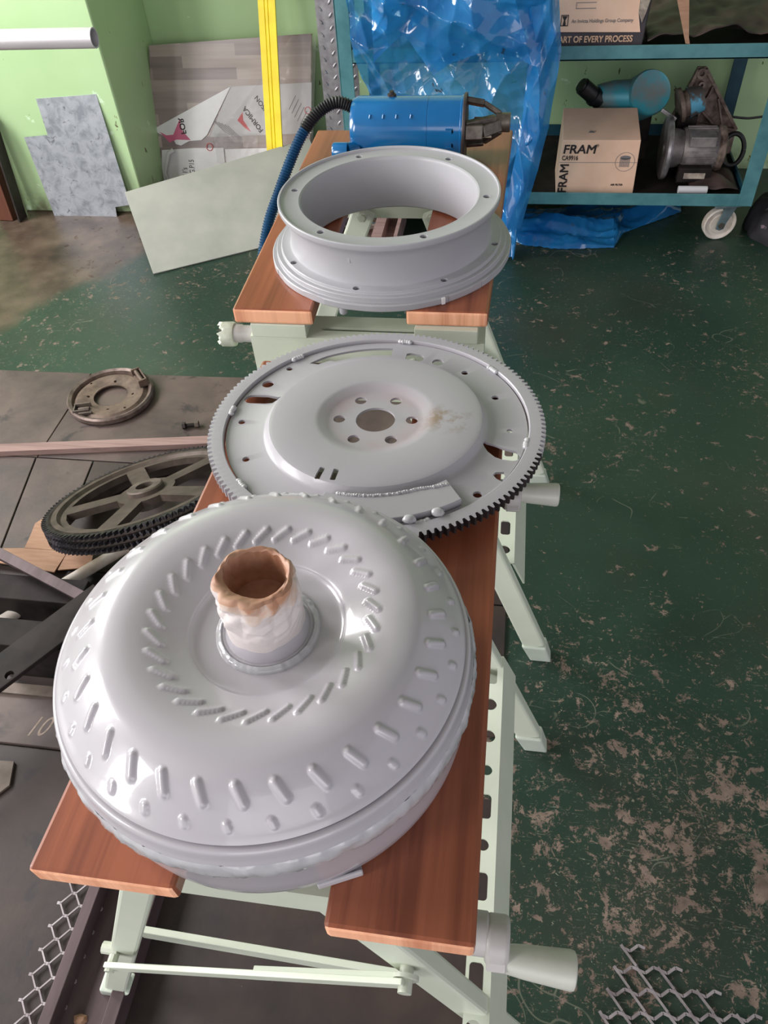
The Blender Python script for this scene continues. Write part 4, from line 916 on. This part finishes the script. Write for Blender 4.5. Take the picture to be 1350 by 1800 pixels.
# ---- chequer plate strip behind the trolley post
CP = empty('chequer_plate', (-.54, 2.585, 0), 'narrow aluminium chequer-plate strip standing behind the left trolley post', 'metal sheet')
fr = frame3((-.618, 2.600, 0), (1, 0, .0), (.028, .05, 1))
build('plate_sheet', G().prism([(0, 0), (.120, 0), (.120, 1.0), (0, 1.0)], -.0015, .0015, fr), 'checker_alu', CP, smooth=0)
g = G()
for j in range(30):
    for i in range(4):
        x0, y0 = .014 + i * .031, .016 + j * .034 + (.017 if i % 2 else 0); w_, h_ = .0105, .0036; a = rad(52 if i % 2 else -46)
        pts_ = [(x0 + u * cos(a) - v * sin(a), y0 + u * sin(a) + v * cos(a)) for u, v in ((-w_, 0), (-w_ * .5, -h_), (w_ * .5, -h_), (w_, 0), (w_ * .5, h_), (-w_ * .5, h_))]
        c_ = [(x0 + (p[0] - x0) * .45, y0 + (p[1] - y0) * .45) for p in pts_]
        vs = [fr @ V((*p, .0015)) for p in pts_] + [fr @ V((*p, .0042)) for p in c_]
        if max(p[0] for p in pts_) > .12: continue
        g.add(vs, [(q, (q + 1) % 6, 6 + (q + 1) % 6, 6 + q) for q in range(6)] + [tuple(range(6, 12))])
build('tread_lug', g, 'checker_alu', CP, smooth=0, kind='stuff')

# ================================================================== TROLLEY
TR = empty('shelf_trolley', (.11, 2.77, 0), 'teal-painted steel shelf trolley on castors along the back wall', 'trolley')
XL, XR, YF, YB = -.512, .742, 2.52, 3.02
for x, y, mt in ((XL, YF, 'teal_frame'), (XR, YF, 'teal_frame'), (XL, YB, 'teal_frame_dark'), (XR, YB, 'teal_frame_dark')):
    sgn = 1 if x < 0 else -1; g = G().box((x - .022, y - .022, .126), (x + .022, y - .017, 1.0))
    if x < 0: g.box((x - .022, y - .022, .126), (x - .017, y + .022, 1.0))
    else: g.box((x + .017, y - .022, .126), (x + .022, y + .022, 1.0))
    build('corner_post', g, mt, TR, smooth=0, bevel=.001)
for z in (.126, .549):
    build('front_rail', G().box((XL + .022, YF - .021, z), (XR - .020 if z < .3 else XR + .5, YF - .016, z + .038)).box((XL + .02, YF - .021, z), (XR - .02, YF + .02, z + .005)), 'teal_frame', TR, smooth=0, bevel=.001)
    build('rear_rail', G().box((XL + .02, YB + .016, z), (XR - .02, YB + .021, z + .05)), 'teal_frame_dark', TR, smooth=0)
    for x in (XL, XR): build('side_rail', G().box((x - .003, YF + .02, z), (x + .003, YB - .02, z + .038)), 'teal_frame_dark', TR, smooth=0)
    build('shelf_panel', G().box((XL + .0, YF - .015, z + .006), (XR - .005, YB + .015, z + .012)), 'black_steel' if z < .3 else 'black_steel', TR, smooth=0)
ZS = .138; ZU = .561
def castor(x, y, turn, label=None):
    cs = build('castor_fork', G(), 'flange_alu', TR) if False else None
    m = M.Translation((x, y, 0)) @ M.Rotation(rad(turn), 4, 'Z')
    g = G().box((-.04, -.036, .119), (.04, .036, .1255), m).cyl(m @ V((.012, 0, .100)), m @ V((.012, 0, .1195)), .020, n=20)
    for s in (-1, 1):
        g.prism([(-.014, .040), (-.013, .060), (.000, .119), (.040, .119), (.016, .060), (.012, .040), (0, .034)], s * .0165, s * .0195, m @ frame3((0, 0, 0), (1, 0, 0), (0, 0, 1)))
    f = build('castor_fork', g, 'castor_grey', TR, smooth=0, bevel=.001)
    mm = m @ frame3((0, 0, 0.0525), (1, 0, 0), (0, 0, 1))
    build('castor_wheel', G().lathe([(.006, -.010), (.030, -.010), (.033, -.006), (.040, -.006), (.044, -.012), (.049, -.0135), (.0525, -.010), (.0525, .010), (.049, .0135), (.044, .012), (.040, .006), (.033, .006), (.030, .010), (.006, .010)], 56, closed=True, m=mm), 'castor_cream', f, smooth=40)
    build('axle_nut', G().cyl(mm @ V((0, 0, -.020)), mm @ V((0, 0, .020)), .005, n=12).cyl(mm @ V((0, 0, .0195)), mm @ V((0, 0, .0245)), .009, n=6), 'bolt_metal', f, smooth=30)
castor(.690, 2.535, 10); castor(XL + .045, 2.545, 10); castor(.695, 3.0, 60); castor(XL + .045, 3.0, 0)

# ---- carton with black filter print on the lower shelf
BX = empty('filter_carton', (.28, 2.66, ZS), 'brown cardboard box printed FRAM standing on the lower trolley shelf', 'box')
x0, x1, yf, ybk, zt_ = .152, .400, 2.552, 2.735, .320
build('carton_body', G().add([(x0, yf, ZS), (x1, yf, ZS), (x1, ybk, ZS), (x0, ybk, ZS), (x0 + .004, yf, zt_ - .012), (x1 - .004, yf, zt_ - .012), (x1 - .006, ybk, zt_ + .020), (x0 + .006, ybk, zt_ + .020)],
      [(3, 2, 1, 0), (4, 5, 6, 7), (0, 1, 5, 4), (1, 2, 6, 5), (2, 3, 7, 6), (3, 0, 4, 7)]), 'carton', BX, smooth=0, bevel=.002)
ff = lambda x, z, d=.0008, ang=0: frame3((x, yf - d, z), (cos(rad(ang)), 0, sin(rad(ang))), (-sin(rad(ang)), 0, cos(rad(ang))))
lettering('FRAM', .038, 'print_black', BX, ff(.160, .268), bold=.0008, sx=1.08, shear=.1)
lettering('CA9916', .020, 'print_black', BX, ff(.160, .247), bold=.0004, sx=.75)
lettering('FRAM', .038, 'print_black', BX, ff(.184, .140, ang=90), bold=.0008)
lettering('®', .012, 'print_black', BX, ff(.262, .288)); 
build('printed_line', G().box((x0 + .001, yf - .0006, .239), (x1 - .004, yf, .2403)), 'print_grey', BX, smooth=0)
build('filter_picture', G().lathe([(.0290, 0), (.0300, 0), (.0300, .0006), (.0290, .0006)], 40, closed=True, m=ff(.358, .242) @ M.Scale(1, 4)), 'print_grey', BX, smooth=0)
g = G()
for i in range(9): g.box((.342 + i * .0036, yf - .0008, .226), (.3438 + i * .0036, yf, .254))
g.prism(circ(0, 0, .0165, 24), 0, .0006, ff(.358, .255, .0002) @ M.Diagonal((1, .4, 1, 1)))
build('filter_picture', g, 'print_grey', BX, smooth=0)
tp_ = frame3((.24, yf + .045, zt_ - .012 + .0095), (1, 0, 0), (0, .985, .172)); lettering('FRAM', .008, 'print_grey', BX, tp_); build('recycle_mark', G().prism([(0, 0), (.022, 0), (.012, .012)], 0, .0004, frame3((.235, yf + .040, zt_ - .012 + .0080), (1, 0, 0), (0, .985, .172)) ), 'print_grey', BX, smooth=0)
lettering('AIR FILTER', .008, 'print_black', BX, ff(.325, .166), bold=.0003)
# ---- second carton on the upper shelf
B2 = empty('spares_carton', (.215, 2.62, ZU), 'open-topped carton with a pale front panel and dark printed edges on the upper trolley shelf', 'box')
g = G().add([(.090, 2.53, ZU), (.345, 2.53, ZU), (.355, 2.66, ZU), (.09, 2.66, ZU), (.070, 2.53, .80), (.352, 2.53, .80), (.38, 2.66, .80), (.07, 2.66, .80)], [(3, 2, 1, 0), (4, 5, 6, 7), (0, 1, 5, 4), (1, 2, 6, 5), (2, 3, 7, 6), (3, 0, 4, 7)])
build('carton_body', g, 'carton_side', B2, smooth=0, bevel=.002)
build('front_panel', G().prism([(.093, .616), (.335, .612), (.322, .66), (.318, .79), (.072, .79)], 0, .002, frame3((0, 2.5295, 0), (1, 0, 0), (0, 0, 1))), 'carton_pale', B2, smooth=0)
simple('torn_paper', srgb(190, 176, 160), srgb(140, 128, 118), .8, 0, 60, .4)
build('torn_edge', G().prism([(.335, .635), (.342, .66), (.350, .70), (.346, .78), (.322, .79), (.322, .66)], 0, .003, frame3((0, 2.529, 0), (1, 0, 0), (0, 0, 1))), 'torn_paper', B2, smooth=0)
f2_ = lambda x, z: frame3((x, 2.527, z), (1, 0, 0), (0, 0, 1))
lettering('PART OF EVERY PROCESS', .0225, 'print_pale', B2, f2_(.102, .589), bold=.0005, sx=.84)
lettering('An Invicta Holdings Group Company', .0125, 'print_grey', B2, f2_(.142, .638), sx=.90, bold=.0002)
build('crest', G().box((.112, 2.5268, .630), (.114, 2.5275, .658)).box((.131, 2.5268, .630), (.133, 2.5275, .658)).box((.112, 2.5268, .630), (.133, 2.5275, .632)).box((.112, 2.5268, .656), (.133, 2.5275, .658)).prism([(.118, .632), (.127, .632), (.1245, .645), (.130, .655), (.115, .655), (.1205, .645)], 0, .0006, frame3((0, 2.527, 0), (1, 0, 0), (0, 0, 1))), 'print_black', B2, smooth=0)
build('slot_window', G().box((.150, 2.5268, .672), (.205, 2.5275, .6735)).box((.150, 2.5268, .686), (.205, 2.5275, .6875)).box((.150, 2.5268, .672), (.1515, 2.5275, .687)), 'print_grey', B2, smooth=0)

# ---- dark tarpaulin and beige strip on the upper shelf
def tarp(u, v):
    x = .36 + .62 * u; y = 2.53 + .42 * v
    z = ZU + .010 + .085 * (sin(pi * min(1, u * 1.1 + .1)) ** 1.0) * (.35 + .65 * v) + .05 * abs(noise.noise(V((x * 5, y * 5, 1)))) + .012 * noise.noise(V((x * 22, y * 22, 1)))
    return (x, y, max(ZU + .004, z))
build('black_tarpaulin', G().grid(tarp, 70, 50), 'black_tarp', smooth=60, solid=.003, label='crumpled black tarpaulin heaped on the right of the upper trolley shelf', cat='tarpaulin')
build('beige_strip', G().prism([(.37, .80), (.425, .80), (.468, .60), (.475, .582), (.462, .585)], 0, .004, frame3((0, 2.508, 0), (1, 0, 0), (0, .02, 1))), 'cardboard', smooth=0, label='pointed beige cardboard strip hanging in front of the black tarpaulin', cat='cardboard')

# ---- teal pump can with black neck
PC = empty('teal_canister', (.40, 2.86, ZS), 'worn teal metal canister with a black threaded neck behind the brown filter box', 'canister')
pa, pb = V((.475, 2.80, .345)), V((.262, 2.83, .335)); ax_ = (pb - pa).normalized(); x_, y_, z_ = axes(ax_); mm = M(((x_[0], y_[0], z_[0], pa[0]), (x_[1], y_[1], z_[1], pa[1]), (x_[2], y_[2], z_[2], pa[2]), (0, 0, 0, 1)))
# big drum turned toward the viewer
da = V((.432, 2.775, .372)); dn = V((.20, -.80, .45)).normalized(); x_, y_, z_ = axes(dn); md_ = M(((x_[0], y_[0], z_[0], da[0]), (x_[1], y_[1], z_[1], da[1]), (x_[2], y_[2], z_[2], da[2]), (0, 0, 0, 1)))
build('drum', G().lathe([(.0001, .004), (.060, .004), (.064, .006), (.066, .002), (.068, -.004), (.068, -.10), (.0001, -.10)], 56, m=md_), 'teal_can', PC, smooth=35)
build('side_body', G().lathe([(.0001, 0), (.046, 0), (.050, .02), (.046, .10), (.034, .15), (.0001, .15)], 40, m=M(((0, 0, -1, .415), (1, 0, 0, 2.81), (0, -1, 0, .350), (0, 0, 0, 1)))), 'teal_can', PC, smooth=35)
na, nb = V((.262, 2.79, .352)), V((.214, 2.775, .392)); build('black_neck', G().cyl(na - (nb - na) * .3, nb, .026, n=28).cyl(nb, nb + (nb - na) * .12, .022, n=28).cyl(na, na + (nb - na) * .2, .030, n=28), 'black_plastic', PC)
build('clamp_lever', G().beam((.465, 2.70, .345), (.515, 2.70, .315), .010, .012), 'flange_alu', PC, smooth=0, bevel=.002)
build('support_leg', G().box((.36, 2.83, ZS), (.46, 2.92, .31)), 'black_steel', PC, smooth=0)
# ---- blue-smeared coupling
CU = empty('clamped_coupling', (.54, 2.78, ZS), 'grey coupling smeared with light blue paint between the canister and the triangular bracket', 'coupling')
simple('blue_smear', srgb(96, 90, 88), srgb(96, 170, 200), .5, .2, 16, .3, lo=.50, hi=.58)
c1 = V((.525, 2.76, .335)); dv = V((.9, .1, .25)).normalized()
build('coupling_disc', G().cyl(c1, c1 + dv * .012, .052, n=40).cyl(c1 + dv * .012, c1 + dv * .03, .040, n=40), 'cast_brown', CU)
build('coupling_body', G().cyl(c1 + dv * .03, c1 + dv * .075, .046, .038, n=40), 'blue_smear', CU)
build('coupling_foot', G().box((.53, 2.74, ZS), (.59, 2.82, .31)), 'black_steel', CU, smooth=0)
# ---- electric motor / alternator
EM = empty('electric_motor', (.61, 2.68, ZS), 'dirty grey finned electric motor with a large pale flange on the lower trolley shelf', 'motor')
m0 = frame3((.50, 2.675, .236), (0, 1, 0), (0, 0, 1))
build('mounting_flange', G().lathe([(.020, -.006), (.090, -.010), (.095, -.008), (.096, 0), (.092, .006), (.078, .004), (.020, .010)], 64, closed=True, m=frame3((.497, 2.668, .240), (0, 1, 0), (0, 0, 1))), 'flange_alu', EM, smooth=35)
build('motor_neck', G().lathe([(.0001, 0), (.062, 0), (.055, .045), (.0001, .045)], 48, m=m0), 'motor_grey', EM)
g = G().lathe([(.0001, .045), (.060, .045), (.0625, .05), (.0625, .150), (.058, .160), (.0001, .165)], 64, m=m0)
build('stator_body', g, 'motor_grey', EM)
for i in range(14):
    a = rad(-10 + 15 * i + 90); build('fin', G().box((.045, -.0018, .055), (.0665, .0018, .145), m0 @ M.Rotation(a, 4, 'Z')), 'motor_grey', EM, smooth=0)
build('terminal_cover', G().box((.555, 2.595, .268), (.635, 2.66, .300)), 'motor_grey', EM, smooth=0, bevel=.003)
build('end_shield', G().lathe([(.0001, .150), (.060, .150), (.068, .158), (.066, .172), (.040, .182), (.0001, .184)], 48, m=m0), 'cast_brown', EM)
build('label_box', G().box((.538, 2.592, .160), (.640, 2.625, .205)), 'black_steel', EM, smooth=0, bevel=.002)
build('label_plate', G().box((.556, 2.5912, .172), (.622, 2.592, .190)), 'torn_paper', EM, smooth=0)
build('base_foot', G().box((.545, 2.64, ZS), (.65, 2.71, .185)), 'black_steel', EM, smooth=0)
# ---- triangular cast bracket
TB_ = empty('cast_bracket', (.64, 2.82, ZS), 'brown triangular cast bracket with ribs and bolt eyes standing behind the electric motor', 'bracket')
fb = frame3((0, 2.80, 0), (1, 0, 0), (0, .12, 1)); A_, B_, C_, D_ = V((.592, .415)), V((.535, .275)), V((.735, .235)), V((.69, .20))
def fbp(p, d=0): return fb @ V((p[0], p[1], d))
build('bracket_web', G().prism([(.578, .425), (.606, .425), (.742, .245), (.742, .16), (.54, .16), (.522, .275)], -.012, 0, fb), 'cast_brown', TB_, smooth=0, bevel=.002)
for p, q, w_ in (((.58, .42), (.528, .275), .010), ((.604, .42), (.74, .24), .010), ((.528, .268), (.735, .240), .008), ((.56, .345), (.66, .26), .007), ((.635, .37), (.60, .26), .007), ((.66, .335), (.69, .255), .006), ((.56, .26), (.63, .345), .007)):
    build('rib', G().beam(fbp(p, .008), fbp(q, .008), w_, .018, up=(0, -1, 0)), 'cast_brown', TB_, smooth=0, bevel=.0015)
for p, r in (((.592, .408), .016), ((.540, .285), .015), ((.563, .300), .011), ((.598, .375), .010)):
    build('bolt_eye', G().lathe([(r * .45, 0), (r, 0), (r, .022), (r * .45, .022)], 24, closed=True, m=fb @ M.Translation((*p, -.002))), 'cast_brown' if r != .010 else 'backing_rim', TB_)
# ---- white roll, cable, belt loops
build('white_roll', G().cyl((.542, 2.560, ZS + .012), (.632, 2.560, ZS + .012), .012, n=24), 'white_plastic', bevel=.001, label='small white plastic tube lying in front of the electric motor', cat='tube')
build('black_cable', G().tube(spline([(.70, 2.84, .275), (.76, 2.84, .268), (.80, 2.86, .262), (.90, 2.9, .26)], 8), .004, 8), 'black_rubber', label='thin dark cable leaving the motor towards the right trolley post', cat='cable')
def rag(u, v):
    x = .58 + .15 * u; y = 2.56 + .25 * v; return (x, y, ZS + .012 + .030 * abs(noise.noise(V((x * 9, y * 9, 4)))) * 2 * sin(pi * u) ** .5)
build('brown_rag', G().grid(rag, 24, 30), 'black_tarp', smooth=60, solid=.002, label='dusty brown rag under the right end of the electric motor', cat='rag')
build('rubber_belt', G().tube([(.725 + .035 * cos(2 * pi * i / 32), 2.74 + .03 * sin(2 * pi * i / 32) * .6, .205 + .045 * sin(2 * pi * i / 32)) for i in range(33)], .008, 8, caps=False), 'black_rubber', label='black rubber belt loop by the right trolley post', cat='belt')

# ---- items seen through the ring opening, under the trolley's left end
build('wooden_offcuts', G().box((-.63, 2.36, 0), (-.585, 2.60, .03)), 'lath_wood', smooth=0, label='pale wood offcut on the floor seen left of the leg through the ring', cat='wood offcut')
CR = empty('scrap_crate', (-.44, 2.52, 0), 'small worn wooden crate of scrap on the floor seen through the adapter ring', 'crate')
build('crate_base', G().box((-.535, 2.38, 0), (-.36, 2.62, .012)), 'lath_wood', CR, smooth=0)
for x in (-.535, -.372): build('slat', G().box((x, 2.38, .012), (x + .012, 2.62, .07)), 'lath_wood', CR, smooth=0)
build('slat', G().box((-.523, 2.608, .012), (-.372, 2.62, .07)), 'lath_wood', CR, smooth=0)
build('slat', G().box((-.450, 2.39, .012), (-.415, 2.60, .060)), 'lath_wood', CR, smooth=0)
g = G(); random.seed(11)
for i in range(16): g.ball((-.52 + .055 * random.random(), 2.40 + .19 * random.random(), .022 + .014 * random.random()), .014, .012, .009, 7, 5, .5)
build('scrap_pieces', g, 'backing_rim', CR, smooth=0, kind='stuff')

# ---- camouflage bundle on the right
def bun(u, v):
    a = 2 * pi * u; b = pi / 2 * v; r = cos(b); n_ = 1 + .18 * noise.noise(V((cos(a) * 2, sin(a) * 2, b * 2)))
    return (.895 + .10 * r * cos(a) * n_, 2.60 + .13 * r * sin(a) * n_, .11 * sin(b) * n_)
build('camouflage_bundle', G().grid(bun, 48, 20), 'camo_cloth', smooth=60, label='dark bundle with pale pink camouflage spots on the floor at the right edge', cat='bundle')

# ================================================================== BLUE PLASTIC SHEETING
def lerp(a, b, t): return a + (b - a) * t
def tab(t, pts):
    for (a, x), (b, y) in zip(pts, pts[1:]):
        if t <= b: return lerp(x, y, (t - a) / (b - a))
    return pts[-1][1]
def crease(x, y, z, sc, k=0):
    d = noise.voronoi(V((x * sc + k, y * sc, z * sc)))[0]; return d[1] - d[0]
def tri(t): return abs((t % 2.0) - 1.0)
def folds(x, z, dirs, k):
    """straight creases running in a few directions, bent a little by slow noise"""
    f = 0
    for i, (ang, fr, am) in enumerate(dirs):
        wv = noise.noise(V((x * 2.3 + k + i * 7, z * 2.3, i))) * 1.9 + .35 * noise.noise(V((x * 9 + i, z * 9, k)))
        mk = .25 + .75 * max(0, min(1, .5 + 1.6 * noise.noise(V((x * 3.1 + i * 3, z * 3.1, k + 5)))))
        f += am * mk * tri(fr * (x * cos(ang) + z * sin(ang)) + wv) ** 1.4
    return f
def drape(u, v):
    z = tab(v, ((0, .98), (.35, .62), (.6, .40), (.85, .16), (1, .012)))
    xl = tab(v, ((0, -.50), (.35, -.470), (.45, -.455), (.6, -.40), (.75, -.23), (.9, -.10), (1, -.03)))
    xr = tab(v, ((0, .02), (.25, .075), (.35, .097), (.6, .085), (.85, .045), (1, .03)))
    x = lerp(xl, xr, u)
    f = folds(x, z, ((.1, 9, .044 * (.35 + u)), (.6, 13, .034), (-.7, 11, .036), (1.3, 17, .020), (.3, 31, .010), (-1.0, 37, .008)), 1)
    gth = exp(-((u - .93) / .05) ** 2) * .022
    y = 2.470 - f - gth - max(0, (z - .60)) * .10 - .004
    if v > .85: y -= (v - .85) * .25
    return (x, y, z)
def swag(u, v):      # the gathered flap hanging over the upper rail, with a pointed lower edge
    x = lerp(-.40, .06, u); low = tab(u, ((0, .60), (.18, .66), (.36, .555), (.48, .59), (.70, .625), (.85, .60), (1, .58)))
    z = lerp(.98, low, v); y = 2.408 - folds(x, z, ((.9, 11, .050), (-.5, 10, .056), (.2, 17, .030), (1.2, 25, .014), (-.9, 37, .009)), 11)
    return (x, y - .015 * v, z)
def rope(u, v):
    z = lerp(.98, .10, v); xc = tab(v, ((0, -.02), (.25, .045), (.42, .072), (.65, .062), (.85, .035), (1, .01))); wd = lerp(.05, .034, v)
    x = xc + wd * (u - .5) * 2; y = 2.400 - .020 * cos((u - .5) * pi) - folds(x, z, ((.12, 34, .026), (.35, 19, .030), (-.3, 41, .010)), 21)
    return (x, y, z)
BS = empty('blue_plastic_sheet', (-.1, 2.43, 0), 'crumpled translucent blue plastic sheet draped down the front of the trolley', 'plastic sheet')
build('draped_sheet', G().grid(drape, 180, 200), 'blue_plastic', BS, smooth=30)
build('gathered_flap', G().grid(swag, 150, 110), 'blue_plastic', BS, smooth=30)
build('gathered_fold', G().grid(rope, 44, 180), 'blue_plastic', BS, smooth=30)
def ground(u, v):
    # outline on the floor: from below the drape to the point on the right
    xn = lerp(-.01, .60, u); yn = tab(u, ((0, 2.50), (.12, 2.455), (.3, 2.43), (.60, 2.45), (.66, 2.55), (1, 2.71))); yf_ = tab(u, ((0, 2.70), (.5, 2.74), (1, 2.77)))
    y = lerp(yn, yf_, v); h = sin(pi * min(1, v * 1.1)) ** .5 if v < .9 else .3
    z = .003 + folds(xn, y * 1.6, ((1.2, 9, .036), (.5, 8, .030), (-.6, 13, .016), (1.5, 25, .010)), 31) * h + .028 * h * exp(-((v - .35 - .2 * u) / .12) ** 2) * (1 - .6 * u) + .006 * abs(noise.noise(V((xn * 40, y * 40, 3))))
    return (xn, y, z)
build('blue_plastic_heap', G().grid(ground, 110, 50), 'blue_plastic', smooth=30, label='blue plastic sheet spread in a flat crumpled heap on the floor under the trolley', cat='plastic sheet')
